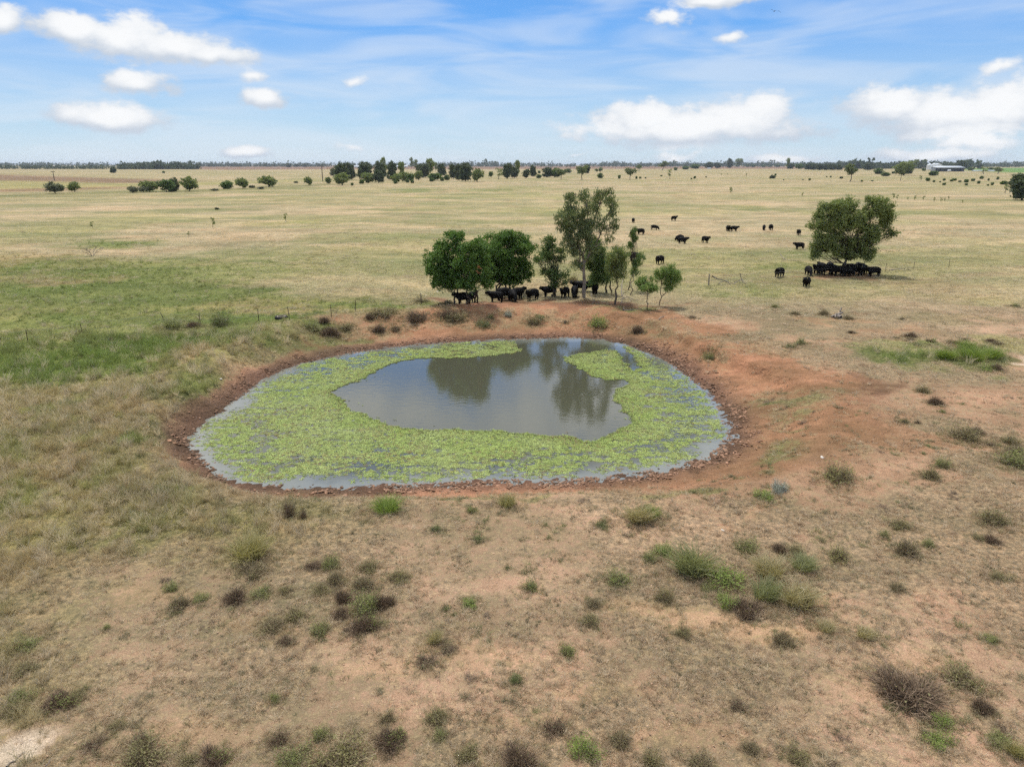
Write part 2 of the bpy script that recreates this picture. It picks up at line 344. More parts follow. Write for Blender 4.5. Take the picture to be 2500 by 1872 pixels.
def part(name, me, parent):
    o = bpy.data.objects.new(name, me); COL.objects.link(o); o.parent = parent; return o

def material(name, base, rough=.9, spec=.2):
    m = bpy.data.materials.new(name); m.use_nodes = True; t = NT(m.node_tree)
    b = t.n('ShaderNodeBsdfPrincipled'); b.inputs['Base Color'].default_value = C4(base); b.inputs['Roughness'].default_value = rough
    b.inputs['Specular IOR Level'].default_value = spec
    o = t.n('ShaderNodeOutputMaterial'); t.link(b.outputs[0], o.inputs[0])
    return m, t, b, o

# ------------------------------------------------------------------ ground sheet
def axis(a, b, st, far, g):
    c = list(np.arange(a, b + 1e-6, st)); s = st; p = c[-1]
    hi = []
    while p < far: s *= g; p += s; hi.append(p)
    s = st; p = c[0]; lo = []
    while p > -far: s *= g; p -= s; lo.append(p)
    return np.array(lo[::-1] + c + hi)
ax = axis(-34, 38, 0.22, 30000, 1.065); ay = axis(9, 82, 0.22, 34000, 1.04); ay = ay[ay > -4000]
VX, VY = np.meshgrid(ax, ay); vx, vy = VX.ravel(), VY.ravel()
vz = height(vx, vy)
_sp = raster(SD_P, vx, vy, 99.0)
_mud = sstep(_sp, -.4, .1) * (1 - sstep(_sp, .9, 2.4))
_cl = np.abs(fbm(vx, vy, 2.6, 81, 2) - .5) * 2
vz = vz + _mud * ((_cl - .35) * .22) + sstep(_sp, .5, 2) * (fbm(vx, vy, 1.9, 83, 3) - .5) * (.09 + .14 * sstep(vx, 8, 14) * (1 - sstep(_sp, 6, 14))) * (1 - sstep(vy, 60, 110))
soil, cov, cover, lm, pad, sdp = zones(vx, vy)
nx, ny = len(ax), len(ay)
I = np.arange(nx * ny).reshape(ny, nx)
F = np.stack([I[:-1, :-1], I[:-1, 1:], I[1:, 1:], I[1:, :-1]], -1).reshape(-1, 4)
me = mesh_np('ground', np.stack([vx, vy, vz], 1), F)
col_attr(me, 'soil', soil); col_attr(me, 'cov', cov); flt_attr(me, 'cover', cover); flt_attr(me, 'mud', _mud)
me.polygons.foreach_set('use_smooth', np.ones(len(F), bool))

gm = bpy.data.materials.new('ground'); gm.use_nodes = True; t = NT(gm.node_tree)
geo = t.n('ShaderNodeNewGeometry'); pos = geo.outputs['Position']
big = t.noise(t.v('MULTIPLY', pos, (.6, 1.2, 1)), 0.045, 7, .68); mid = t.noise(pos, 0.9, 5, .62); fin = t.noise(pos, 5.0, 6, .72); gra = t.noise(pos, 26.0, 4, .75)
clump = t.m('ADD', t.m('MULTIPLY', fin, .55), t.m('MULTIPLY', mid, .45))
clump = t.m('ADD', clump, t.m('MULTIPLY_ADD', gra, .32, -.16))
thr = t.m('MULTIPLY_ADD', t.attr('cover', out='Fac'), -.46, .73)
mask = t.ramp(t.m('SUBTRACT', clump, thr), -.045, .045)
soilc = t.mix(t.ramp(mid, .3, .7), t.mix(1.0, t.attr('soil'), (.82, .80, .78, 1), 'MULTIPLY'), t.mix(1.0, t.attr('soil'), (1.14, 1.12, 1.12, 1), 'MULTIPLY'))
covc = t.mix(t.ramp(fin, .36, .64), t.mix(1.0, t.attr('cov'), (.56, .60, .60, 1), 'MULTIPLY'), t.mix(1.0, t.attr('cov'), (1.34, 1.27, 1.18, 1), 'MULTIPLY'))
colr = t.mix(mask, soilc, covc)
mot = t.noise(t.v('MULTIPLY', pos, (.7, 1.1, 1)), .2, 6, .66)
colr = t.mix(1.0, colr, t.mix(t.ramp(mot, .36, .64), (.80, .82, .78, 1), (1.13, 1.10, 1.10, 1)), 'MULTIPLY')
spk = t.ramp(t.noise(pos, 3.1, 4, .8), .60, .70)
colr = t.mix(t.m('MULTIPLY', spk, .42), colr, t.mix(1.0, colr, (.45, .43, .42, 1), 'MULTIPLY'))
colr = t.mix(1.0, colr, t.mix(t.ramp(big, .34, .66), (.72, .80, .74, 1), (1.20, 1.13, 1.12, 1)), 'MULTIPLY')
colr = t.mix(1.0, colr, t.mix(t.ramp(gra, .3, .7), (.64, .62, .60, 1), (1.32, 1.32, 1.32, 1)), 'MULTIPLY')
bs = t.n('ShaderNodeBsdfPrincipled'); t.link(colr, bs.inputs['Base Color']); bs.inputs['Specular IOR Level'].default_value = .12
t.link(t.m('MULTIPLY_ADD', t.attr('mud', out='Fac'), -.3, .96), bs.inputs['Roughness'])
vor = t.n('ShaderNodeTexVoronoi'); vor.feature = 'SMOOTH_F1'; t.link(t.v('ADD', pos, t.v('MULTIPLY', t.noise(pos, 2.2, 3, out='Color'), (.5, .5, .5))), vor.inputs['Vector']); vor.inputs['Scale'].default_value = 3.4
bare = t.m('SUBTRACT', .85, t.attr('cover', out='Fac'), clamp=True)
hh = t.m('ADD', t.m('MULTIPLY', t.m('MULTIPLY', vor.outputs['Distance'], bare), .24), t.m('ADD', t.m('MULTIPLY', clump, .13), t.m('MULTIPLY', t.m('MULTIPLY', fin, t.attr('mud', out='Fac')), .16)))
bp = t.n('ShaderNodeBump'); bp.inputs['Strength'].default_value = .9; bp.inputs['Distance'].default_value = 1.0; t.link(hh, bp.inputs['Height']); t.link(bp.outputs[0], bs.inputs['Normal'])
ou = t.n('ShaderNodeOutputMaterial'); t.link(bs.outputs[0], ou.inputs[0])
obj('ground', me, gm, kind='structure')

# ------------------------------------------------------------------ dam water
bx0, by0 = POND.min(0) - 1.5; bx1, by1 = POND.max(0) + 1.5
wxs = np.arange(bx0, bx1, .5); wys = np.arange(by0, by1, .5)
WX, WY = np.meshgrid(wxs, wys); I = np.arange(WX.size).reshape(WX.shape)
F = np.stack([I[:-1, :-1], I[:-1, 1:], I[1:, 1:], I[1:, :-1]], -1).reshape(-1, 4)
wsd = raster(SD_P, WX.ravel(), WY.ravel(), 9.0)
F = F[(wsd[F] < 1.0).any(1)]
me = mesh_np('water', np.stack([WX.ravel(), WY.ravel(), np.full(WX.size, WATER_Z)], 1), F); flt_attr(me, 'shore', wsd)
wm = bpy.data.materials.new('dam_water'); wm.use_nodes = True; t = NT(wm.node_tree)
geo = t.n('ShaderNodeNewGeometry'); pos = geo.outputs['Position']
b = t.n('ShaderNodeBsdfPrincipled'); b.inputs['Roughness'].default_value = .015; b.inputs['IOR'].default_value = 1.75
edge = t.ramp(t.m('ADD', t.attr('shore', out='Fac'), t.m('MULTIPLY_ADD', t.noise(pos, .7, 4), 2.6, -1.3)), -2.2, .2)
t.link(t.mix(t.m('MULTIPLY', edge, .75), (.072, .072, .048, 1), (.21, .22, .20, 1)), b.inputs['Base Color'])  # pale scum and sky reflection put into the colour towards the shore
rip = t.m('ADD', t.m('MULTIPLY', t.noise(t.v('MULTIPLY', pos, (1.0, 1.8, 1)), 1.6, 3), .7), t.m('MULTIPLY', t.noise(t.v('MULTIPLY', pos, (1, 2.2, 1)), 6.5, 3), .14))
bp = t.n('ShaderNodeBump'); bp.inputs['Strength'].default_value = .35; bp.inputs['Distance'].default_value = .02; t.link(rip, bp.inputs['Height']); t.link(bp.outputs[0], b.inputs['Normal'])
o = t.n('ShaderNodeOutputMaterial'); t.link(b.outputs[0], o.inputs[0])
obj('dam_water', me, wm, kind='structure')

# ------------------------------------------------------------------ leaf and blade materials
def tinted(name, base, dom='INSTANCER', transl=.38, rough=.75, attr='tint'):
    m = bpy.data.materials.new(name); m.use_nodes = True; t = NT(m.node_tree)
    col = t.attr(attr, dom)
    if base is not None: col = t.mix(1.0, col, C4(base), 'MULTIPLY')
    b = t.n('ShaderNodeBsdfPrincipled'); t.link(col, b.inputs['Base Color']); b.inputs['Roughness'].default_value = rough; b.inputs['Specular IOR Level'].default_value = .15
    tr = t.n('ShaderNodeBsdfTranslucent'); t.link(col, tr.inputs['Color'])
    mx = t.n('ShaderNodeMixShader'); mx.inputs[0].default_value = transl; t.link(b.outputs[0], mx.inputs[1]); t.link(tr.outputs[0], mx.inputs[2])
    o = t.n('ShaderNodeOutputMaterial'); t.link(mx.outputs[0], o.inputs[0]); return m
GRASS_M = tinted('grass_blades', None)
WEED_M = tinted('floating_leaves', None, transl=.2, rough=.55)
CLOD_M = tinted('mud_clod', None, transl=0.0, rough=.9)

def unit(v): return v / (np.linalg.norm(v, axis=-1, keepdims=True) + 1e-9)
def blades(rng, n, rad, l0, l1, lean0, lean1, wid, droop=.5):
    a = rng.uniform(0, 2 * np.pi, n); r = rad * np.sqrt(rng.uniform(0, 1, n))
    base = np.stack([r * np.cos(a), r * np.sin(a), np.full(n, -.01)], 1)
    b = rng.uniform(0, 2 * np.pi, n) * .6 + a * .4; le = rng.uniform(lean0, lean1, n); L = rng.uniform(l0, l1, n)
    d = np.stack([np.sin(le) * np.cos(b), np.sin(le) * np.sin(b), np.cos(le)], 1)
    d2 = unit(d + np.stack([np.cos(b), np.sin(b), -np.ones(n) * .3], 1) * droop)
    side = unit(np.cross(d, rng.normal(size=(n, 3)))) * (wid * .5)
    m = base + d * (L * .55)[:, None]; tip = m + d2 * (L * .45)[:, None]
    V = np.stack([base - side, base + side, m + side * .8, m - side * .8, tip + side * .15, tip - side * .15], 1).reshape(-1, 3)
    k = np.arange(n)[:, None] * 6
    F = np.concatenate([k + np.array([0, 1, 2, 3]), k + np.array([3, 2, 4, 5])], 0)
    return V, F
def proto(coll, name, V, F, mat):
    me = mesh_np(name, V, F); me.materials.append(mat); o = bpy.data.objects.new(name, me); coll.objects.link(o)
rg = np.random.default_rng(5)
TUFT = bpy.data.collections.new('tuft_kinds')
for i in range(3): proto(TUFT, f'a{i}_litter', *blades(rg, 20, .11, .05, .15, .9, 1.5, .010, .25), GRASS_M)      # 0-2 flattened dry litter
for i in range(3): proto(TUFT, f'b{i}_tussock', *blades(rg, 26, .09, .10, .26, .25, 1.25, .011, .5), GRASS_M)      # 3-5 tussock
for i in range(2): proto(TUFT, f'c{i}_long', *blades(rg, 40, .16, .35, .75, .05, .7, .014, .45), GRASS_M)        # 6-7 long seeding grass
for i in range(2): proto(TUFT, f'd{i}_sward', *blades(rg, 44, .45, .14, .40, .15, 1.1, .030, .5), GRASS_M)       # 8-9 broad patch of sward
WEEDS = bpy.data.collections.new('weed_kinds')
for i in range(4):
    n = 11; a = rg.uniform(0, 6.28, n); r = .15 * np.sqrt(rg.uniform(0, 1, n)); c = np.stack([r * np.cos(a), r * np.sin(a), rg.uniform(.003, .022, n)], 1)
    nr = unit(rg.normal(size=(n, 3)) * .17 + np.array([0, 0, 1])); s = rg.uniform(.024, .046, n)[:, None]
    u = unit(np.cross(nr, rg.normal(size=(n, 3)))); v_ = np.cross(nr, u)
    V = np.stack([c + u * s, c + v_ * s, c - u * s, c - v_ * s], 1).reshape(-1, 3); proto(WEEDS, f'w{i}_leaves', V, np.arange(n * 4).reshape(n, 4), WEED_M)
CLODS = bpy.data.collections.new('clod_kinds')
for i in range(4):
    th = np.linspace(0, 2 * np.pi, 7)[:-1]
    V = [(0, 0, .55)]
    for zz, rr in ((.36, .62), (0.0, 1.0), (-.4, .8)):
        for q in th: V.append((np.cos(q + zz) * rr * rg.uniform(.45, 1.45), np.sin(q + zz) * rr * rg.uniform(.45, 1.45), zz + rg.uniform(-.28, .28)))
    F = [(0, 1 + k, 1 + (k + 1) % 6) for k in range(6)]
    for L in range(2):
        for k in range(6):
            p, q = 1 + L * 6 + k, 1 + L * 6 + (k + 1) % 6; F += [(p, p + 6, q + 6), (p, q + 6, q)]
    proto(CLODS, f'k{i}_clod', np.array(V), np.array(F), CLOD_M)

def scatter_group(name, coll):
    g = bpy.data.node_groups.new(name, 'GeometryNodeTree')
    g.interface.new_socket('Geometry', in_out='INPUT', socket_type='NodeSocketGeometry')
    g.interface.new_socket('Geometry', in_out='OUTPUT', socket_type='NodeSocketGeometry')
    N = g.nodes; i = N.new('NodeGroupInput'); o = N.new('NodeGroupOutput')
    ci = N.new('GeometryNodeCollectionInfo'); ci.inputs['Collection'].default_value = coll; ci.inputs['Separate Children'].default_value = True; ci.inputs['Reset Children'].default_value = True
    ip = N.new('GeometryNodeInstanceOnPoints'); ip.inputs['Pick Instance'].default_value = True
    def at(nm, ty):
        n = N.new('GeometryNodeInputNamedAttribute'); n.data_type = ty; n.inputs['Name'].default_value = nm; return n.outputs['Attribute']
    L = g.links
    L.new(i.outputs[0], ip.inputs['Points']); L.new(ci.outputs[0], ip.inputs['Instance']); L.new(at('idx', 'INT'), ip.inputs['Instance Index'])
    L.new(at('rot', 'FLOAT_VECTOR'), ip.inputs['Rotation']); L.new(at('scl', 'FLOAT_VECTOR'), ip.inputs['Scale']); L.new(ip.outputs[0], o.inputs[0])
    return g
G_TUFT, G_WEED, G_CLOD = scatter_group('scatter_tufts', TUFT), scatter_group('scatter_leaves', WEEDS), scatter_group('scatter_clods', CLODS)
def scatter(name, grp, P3, idx, rot, scl, tint, label, cat):
    n = len(P3)
    me = bpy.data.meshes.new(name); me.vertices.add(n); me.vertices.foreach_set('co', np.asarray(P3, np.float32).ravel())
    a = me.attributes.new('idx', 'INT', 'POINT'); a.data.foreach_set('value', np.asarray(idx, np.int32))
    a = me.attributes.new('rot', 'FLOAT_VECTOR', 'POINT'); a.data.foreach_set('vector', np.asarray(rot, np.float32).ravel())
    a = me.attributes.new('scl', 'FLOAT_VECTOR', 'POINT'); a.data.foreach_set('vector', np.asarray(scl, np.float32).ravel())
    col_attr(me, 'tint', tint)
    o = obj(name, me, None, kind='stuff', label=label, category=cat)
    md = o.modifiers.new('scatter', 'NODES'); md.node_group = grp
    print('scatter', name, n); return o

# ------------------------------------------------------------------ floating water plants
Z6 = lambda p: [(400 + a / 2.458, 780 + b / 2.458) for a, b in p]
Z7 = lambda p: [(1200 + a / 2.765, 780 + b / 2.765) for a, b in p]
HOLE_PX = Z6([(1000,445),(1060,405),(1120,380),(1200,362),(1240,330),(1300,300),(1360,268),(1440,248),(1560,230),(1700,234),(1800,233),(1900,224),(2000,215),(2130,196),(2145,182),(2110,152),(2090,125),(2100,100)]) + \
          Z7([(300,100),(700,110),(860,160),(960,250),(1010,330),(960,345),(900,290),(850,215),(780,205),(700,215),(600,236),(500,255),(478,275),(540,302),(620,345),(700,390),(780,410),(910,408),(935,430),(900,455),(850,467),(820,490),(830,540),(870,590),(905,650),(950,695),(850,755),(760,795),(720,825),(620,820),(550,790),(400,785),(300,775),(150,760),(0,748)]) + \
          Z6([(2000,670),(1800,660),(1600,660),(1450,655),(1330,630),(1270,600),(1230,572),(1150,560),(1110,540),(1080,490)])
hx, hy = on_plane(*np.array(HOLE_PX).T, WATER_Z); HOLE = np.stack([hx, hy], 1)
rg = np.random.default_rng(11)
area = (bx1 - bx0) * (by1 - by0); n = int(area * 300)
x = rg.uniform(bx0, bx1, n); y = rg.uniform(by0, by1, n)
s = raster(SD_P, x, y, 9.0); k = s < -.15; x, y, s = x[k], y[k], s[k]
hd = sdf_poly(x + (vnoise(x * 2.1, y * 2.1, 5) - .5) * .5, y + (vnoise(x * 2.1, y * 2.1, 6) - .5) * .5, HOLE)
e1 = fbm(x, y, .45, 91, 3); e2 = fbm(x * .8, y * 1.6, 1.5, 95, 3)
front = 1 - sstep(y, 38, 48)
marg = -s + .95 - 2.5 * e1                        # open water kept along the shore, uneven
pr = sstep(marg, -.5, 1.3) * sstep(hd, -.04, .10)
hole2 = sstep(e2 + .16 * sstep(-s, 2.0, 5.5) + .25 * np.exp(-np.clip(hd, 0, 9) / .8), .40, .62)
pr = pr * (.10 + .60 * hole2 + .26 * np.exp(-np.clip(hd, 0, 9) / .5))
upr = sstep(x, 9, 13) * sstep(y, 55, 58); pr = pr * (1 - .65 * upr)
k = rg.uniform(0, 1, x.size) < pr * .95
strays = (rg.uniform(0, 1, x.size) < .0012) & (hd < 0) & (hd > -1.2); k |= strays
x, y, hd = x[k], y[k], hd[k]; n = x.size
rim = np.exp(-np.clip(hd, 0, 9) / .3)
hue = fbm(x, y, .6, 97, 3)[:, None]; rnd = rg.uniform(0, 1, (n, 1))
tint = np.array([.44, .50, .19]) * (1 - hue) + np.array([.355, .47, .11]) * hue
tint = tint * (.55 + .65 * rnd) * (1 - .18 * rim[:, None]); dark = rg.uniform(0, 1, n) < .16; tint[dark] *= .42
brn = rg.uniform(0, 1, n) < .03 + .16 * sstep(fbm(x, y, .5, 98, 3), .52, .66); tint[brn] = np.array([.26, .20, .09])
yel = rg.uniform(0, 1, n) < .05; tint[yel] = np.array([.36, .34, .09])
sc = rg.uniform(.4, .85, n)
rot = np.stack([np.zeros(n), np.zeros(n), rg.uniform(0, 6.28, n)], 1)
scatter('pond_weed', G_WEED, np.stack([x, y, np.full(n, WATER_Z + .002) + rim * rg.uniform(0, .03, n)], 1), rg.integers(0, 4, n), rot, np.stack([sc, sc, sc * (1 + 1.2 * rim)], 1), tint,
        'mat of lime green leaves floating on the dam', 'water plant')

# ------------------------------------------------------------------ trampled mud clods round the water line
n = 150000; x = rg.uniform(bx0 - 2, bx1 + 2, n); y = rg.uniform(by0 - 2, by1 + 2, n); s = raster(SD_P, x, y, 9.0)
cw = 1.35 + .6 * sstep(x, 8, 16) ; pr = sstep(s, -.35, .1) * (1 - sstep(s, cw * .5, cw * 1.25)) * (.05 + .95 * sstep(fbm(x, y, 1.1, 99, 3), .38, .62)) * (1 - .4 * (1 - sstep(x, -13, -5)))
k = rg.uniform(0, 1, n) < pr; x, y, s = x[k], y[k], s[k]; n = x.size
sc = .020 + .075 * rg.uniform(0, 1, n) ** 2.2 + .05 * (rg.uniform(0, 1, n) < .05); z = height(x, y) + sc * .1
tint = (np.array([.285, .175, .115]) + sstep(s, .2, 1.4)[:, None] * np.array([.09, .04, .02])) * rg.uniform(.45, 1.15, (n, 1))
scatter('mud_clods', G_CLOD, np.stack([x, y, z], 1), rg.integers(0, 4, n), np.stack([rg.uniform(-.4, .4, n), rg.uniform(-.4, .4, n), rg.uniform(0, 6.28, n)], 1),
        np.stack([sc * rg.uniform(.7, 1.7, n), sc, sc * .6], 1), tint, 'trampled red-brown mud clods around the water line', 'mud')

# ------------------------------------------------------------------ grass
def candidates(y0, y1, dens, seed, spread=.80):
    g = np.random.default_rng(seed); hw = lambda q: spread * (q * CP + CAM_H * SP) + 1.0
    W = hw(y1); n = int(dens * 2 * W * (y1 - y0)); x = g.uniform(-W, W, n); y = g.uniform(y0, y1, n)
    k = np.abs(x) < hw(y); return g, x[k], y[k]
ACC = {'dry_grass': [], 'long_grass': [], 'paddock_grass': [], 'green_grass': []}
def grow(y0, y1, dens, seed, size):
    g, x, y = candidates(y0, y1, dens, seed)
    soil, cov, cover, lm, pad, sdp = zones(x, y)
    green = sstep(cov[:, 1] / cov[:, 0], .88, 1.15)
    cl = fbm(x, y, 1.1, 103, 3) * .6 + fbm(x, y, .25, 107, 3) * .4
    pr = np.clip(cover * 1.15 * sstep(cl + cover * .35, .45, .85), 0, 1) * sstep(sdp + (cl - .5) * 1.5, .9, 2.2)
    pr = pr * (1 - sstep(y, 95, 200) * .93)
    k = g.uniform(0, 1, x.size) < pr
    x, y, cov, cover, lm, pad, green, cl = [q[k] for q in (x, y, cov, cover, lm, pad, green, cl)]
    n = x.size; r = g.uniform(0, 1, n); rr = g.uniform(0, 1, (n, 1))
    tint = cov * (1.12 + 1.0 * rr)
    straw = (g.uniform(0, 1, n) < (.40 - .06 * pad) * (1 - .75 * green))[:, None]; tint = np.where(straw, tint * .3 + np.array([.66, .55, .385]) * .7 * (.7 + .55 * rr), tint)
    gre = (g.uniform(0, 1, n) < .10)[:, None]; tint = np.where(gre & ~straw, tint * .5 + np.array([.24, .26, .14]) * .6, tint)
    idx = np.where(r < .78, g.integers(0, 3, n), g.integers(3, 6, n))
    tall = (g.uniform(.2, .9, n) < lm) | (g.uniform(.3, .9, n) < green)
    idx = np.where(tall, np.where(r < .14, g.integers(6, 8, n), np.where(r < .62, g.integers(3, 6, n), g.integers(0, 3, n))), idx)
    sc = g.uniform(.65, 1.35, n) * size * (.8 + .4 * cl)
    sc = np.where(tall, sc * 1.0, sc); tint = np.where(tall[:, None], tint * 1.02, tint)
    flat = 1.0
    if y0 >= 59: far_i = np.where(r < .7, g.integers(8, 10, n), g.integers(3, 6, n)); idx = np.where(tall & (r < .55), idx, far_i); sc = sc * .8; flat = np.where(tall, .8, .5)
    z = height(x, y)
    rot = np.stack([g.normal(0, .12, n), g.normal(0, .12, n), g.uniform(0, 6.28, n)], 1)
    herb = (g.uniform(0, 1, n) < .06) & (y < 42) & ~tall
    tint[herb] = np.array([.17, .175, .10]) * g.uniform(.6, 1.3, (int(herb.sum()), 1)); idx = np.where(herb, g.integers(3, 6, n), idx); sc = np.where(herb, sc * .62, sc)
    key = np.where(green > .5, 1, np.where(pad > .5, 3, np.where(lm > .5, 2, 0)))
    for kk, nm in ((0, 'dry_grass'), (1, 'green_grass'), (2, 'long_grass'), (3, 'paddock_grass')):
        j = key == kk; ACC[nm].append((np.stack([x, y, z], 1)[j], idx[j], rot[j], np.stack([sc, sc, sc * flat], 1)[j], tint[j]))
grow(8, 24, 120, 201, .72); grow(24, 40, 55, 202, .85); grow(40, 60, 20, 203, 1.1); grow(60, 105, 4.5, 204, 1.0); grow(105, 190, 1.2, 205, 1.4)
LBL = {'dry_grass': 'sparse dry tan grass on the pinkish bare soil', 'long_grass': 'long straw and olive grass left of the dam', 'paddock_grass': 'straw coloured grass of the wide paddock beyond the dam', 'green_grass': 'fresh green grass in damp patches'}
for nm, L in ACC.items():
    q = [np.concatenate([l[i] for l in L]) for i in range(5)]
    if len(q[0]): scatter(nm, G_TUFT, *q, LBL[nm], 'grass')

# low weeds in loose drifts, and crumbs of earth on the bare ground
g, x, y = candidates(9, 46, .8, 301); so_, cv_, co_, lm_, pd_, sp_ = zones(x, y)
k = (g.uniform(0, 1, x.size) < sstep(fbm(x, y, .28, 121, 4), .46, .62)) & (sp_ > 3.0); x, y, cv_ = x[k], y[k], cv_[k]; n0 = x.size; m = 5
kind = np.repeat(g.uniform(0, 1, n0), m)[:, None]; spread = np.repeat(g.uniform(.06, .26, n0), m)
x = np.repeat(x, m) + g.normal(0, 1, n0 * m) * spread; y = np.repeat(y, m) + g.normal(0, 1, n0 * m) * spread; cv_ = np.repeat(cv_, m, 0); n = x.size
tint = np.where(kind < .45, np.array([.30, .27, .16]), np.where(kind < .7, np.array([.25, .26, .12]), np.where(kind < .85, np.array([.26, .20, .15]), np.array([.52, .43, .27])))) * g.uniform(.65, 1.35, (n, 1))
s_ = np.repeat(g.uniform(.5, 1.15, n0), m) * g.uniform(.7, 1.2, n)
scatter('low_weeds', G_TUFT, np.stack([x, y, height(x, y)], 1), g.integers(3, 6, n), np.stack([g.normal(0, .2, n), g.normal(0, .2, n), g.uniform(0, 6.28, n)], 1), np.stack([s_, s_, s_ * .8], 1), tint, 'low olive and grey weeds in loose drifts over the near ground', 'weeds')
g, x, y = candidates(9, 44, 26, 302); so_, cv_, co_, lm_, pd_, sp_ = zones(x, y)
k = (g.uniform(0, 1, x.size) < (1.05 - co_) * .9) & (sp_ > .8); x, y, so_ = x[k], y[k], so_[k]; n = x.size; s_ = .008 + .028 * g.uniform(0, 1, n) ** 3
scatter('soil_crumbs', G_CLOD, np.stack([x, y, height(x, y) + s_ * .2], 1), g.integers(0, 4, n), np.stack([g.normal(0, .3, n), g.normal(0, .3, n), g.uniform(0, 6.28, n)], 1), np.stack([s_ * 1.4, s_, s_ * .8], 1), so_ * g.uniform(.45, 1.15, (n, 1)), 'small crumbs of earth on the bare ground', 'soil')

# ------------------------------------------------------------------ trees
def bark(name, c0, c1):
    m, t, b, o = material(name, c0)
    geo = t.n('ShaderNodeNewGeometry'); n = t.noise(t.v('MULTIPLY', geo.outputs['Position'], (6, 6, 1.2)), 2.0, 4, .6)
    t.link(t.mix(t.ramp(n, .3, .7), C4(c0), C4(c1)), b.inputs['Base Color']); return m
BARK_D, BARK_P = bark('bark_dark', (.055, .042, .032), (.12, .095, .075)), bark('bark_pale', (.13, .10, .08), (.30, .25, .20))
DEADWOOD = bark('dead_wood', (.16, .13, .11), (.36, .31, .26))
def leafmat(name, c0, c1, transl=.32):
    m = bpy.data.materials.new(name); m.use_nodes = True; t = NT(m.node_tree)
    oi = t.n('ShaderNodeObjectInfo')
    col = t.mix(t.attr('tint', out='Fac'), C4(c0), C4(c1))
    col = t.mix(t.m('MULTIPLY', oi.outputs['Random'], .35), col, t.mix(1.0, col, (.78, .80, .85, 1), 'MULTIPLY'))
    b = t.n('ShaderNodeBsdfPrincipled'); t.link(col, b.inputs['Base Color']); b.inputs['Roughness'].default_value = .6; b.inputs['Specular IOR Level'].default_value = .25
    tr = t.n('ShaderNodeBsdfTranslucent'); t.link(t.mix(1.0, col, (1.1, 1.15, .7, 1), 'MULTIPLY'), tr.inputs['Color'])
    mx = t.n('ShaderNodeMixShader'); mx.inputs[0].default_value = transl; t.link(b.outputs[0], mx.inputs[1]); t.link(tr.outputs[0], mx.inputs[2])
    o = t.n('ShaderNodeOutputMaterial'); t.link(mx.outputs[0], o.inputs[0]); return m
LM = {'lush': leafmat('leaf_lush', (0.075, 0.155, 0.032), (0.17, 0.26, 0.06)), 'mid': leafmat('leaf_mid', (0.085, 0.14, 0.04), (0.165, 0.225, 0.075)),
      'euc': leafmat('leaf_eucalypt', (0.12, 0.15, 0.065), (0.24, 0.275, 0.12)), 'fine': leafmat('leaf_fine', (0.1, 0.16, 0.05), (0.19, 0.26, 0.085)),
      'fresh': leafmat('leaf_fresh', (0.14, 0.22, 0.055), (0.23, 0.31, 0.09)), 'olive': leafmat('leaf_olive', (0.15, 0.195, 0.065), (0.28, 0.315, 0.115)),
      'dark': leafmat('leaf_dark', (0.065, 0.09, 0.048), (0.13, 0.155, 0.08)), 'grey': leafmat('leaf_grey', (0.14, 0.155, 0.1), (0.25, 0.26, 0.17)),
      'rust': leafmat('leaf_rust', (.20, .07, .03), (.26, .12, .05)), 'far': leafmat('leaf_far', (0.055, 0.075, 0.048), (0.1, 0.125, 0.072))}

def tube(pts, r0, r1, sides=6):
    """tapered tube along a polyline; returns V, F (quads)"""
    P = np.asarray(pts, float); n = len(P); T = unit(np.gradient(P, axis=0)); up = np.array([.31, .17, 1.0])
    A = unit(np.cross(T, up + 0 * T)); B = np.cross(T, A); r = np.linspace(r0, r1, n)
    th = np.linspace(0, 2 * np.pi, sides + 1)[:-1]
    V = (P[:, None] + (A[:, None] * np.cos(th)[None, :, None] + B[:, None] * np.sin(th)[None, :, None]) * r[:, None, None]).reshape(-1, 3)
    F = [(i * sides + k, i * sides + (k + 1) % sides, (i + 1) * sides + (k + 1) % sides, (i + 1) * sides + k) for i in range(n - 1) for k in range(sides)]
    return V, np.array(F)
def join(L):
    V, F, o = [], [], 0
    for v, f in L: V.append(v); F.append(f + o); o += len(v)
    return np.concatenate(V), np.concatenate(F)
def bent(g, a, b, n=5, amp=.12):
    a, b = np.asarray(a, float), np.asarray(b, float); t = np.linspace(0, 1, n)[:, None]; L = np.linalg.norm(b - a)
    q = a + (b - a) * t; q[1:-1] += g.normal(0, amp * L * .35, (n - 2, 3)); return q
def leaves(g, C, rad, per, size, asp=.5, droop=0.0, tint=None):
    """leaf sprays: per leaves round each clump centre C; droop hangs them down"""
    n = len(C) * per; rad = np.repeat(np.broadcast_to(rad, (len(C),)), per)[:, None]
    c = np.repeat(C, per, 0) + np.clip(g.normal(size=(n, 3)), -1.9, 1.9) * rad * np.array([.55, .55, .45])
    a = unit(g.normal(size=(n, 3)) * (1 - droop * .7) + np.array([0, 0, -2.2 * droop])); b = unit(np.cross(a, g.normal(size=(n, 3))))
    s = size * g.uniform(.6, 1.35, n)[:, None]
    V = np.stack([c - a * s, c + b * s * asp, c + a * s, c - b * s * asp], 1).reshape(-1, 3)
    tn = np.repeat(g.uniform(0, 1, len(C)) if tint is None else tint, per) * .65 + g.uniform(0, .35, n)
    return V, np.repeat(tn, 4)
def leafmesh(name, V, tn, mat):
    me = mesh_np(name, V, np.arange(len(V)).reshape(-1, 4)); flt_attr(me, 'tint', tn); me.materials.append(mat); return me
def blob_centres(g, c, r, n, shell=.45):
    d = unit(g.normal(size=(n, 3))); q = g.uniform(shell ** 3, 1, n) ** (1 / 3); lump = 1 + .30 * np.sin(d[:, 0] * 5 + c[0] * 3) * np.cos(d[:, 2] * 6 + c[2])
    return np.asarray(c) + d * (q * lump)[:, None] * np.asarray(r)

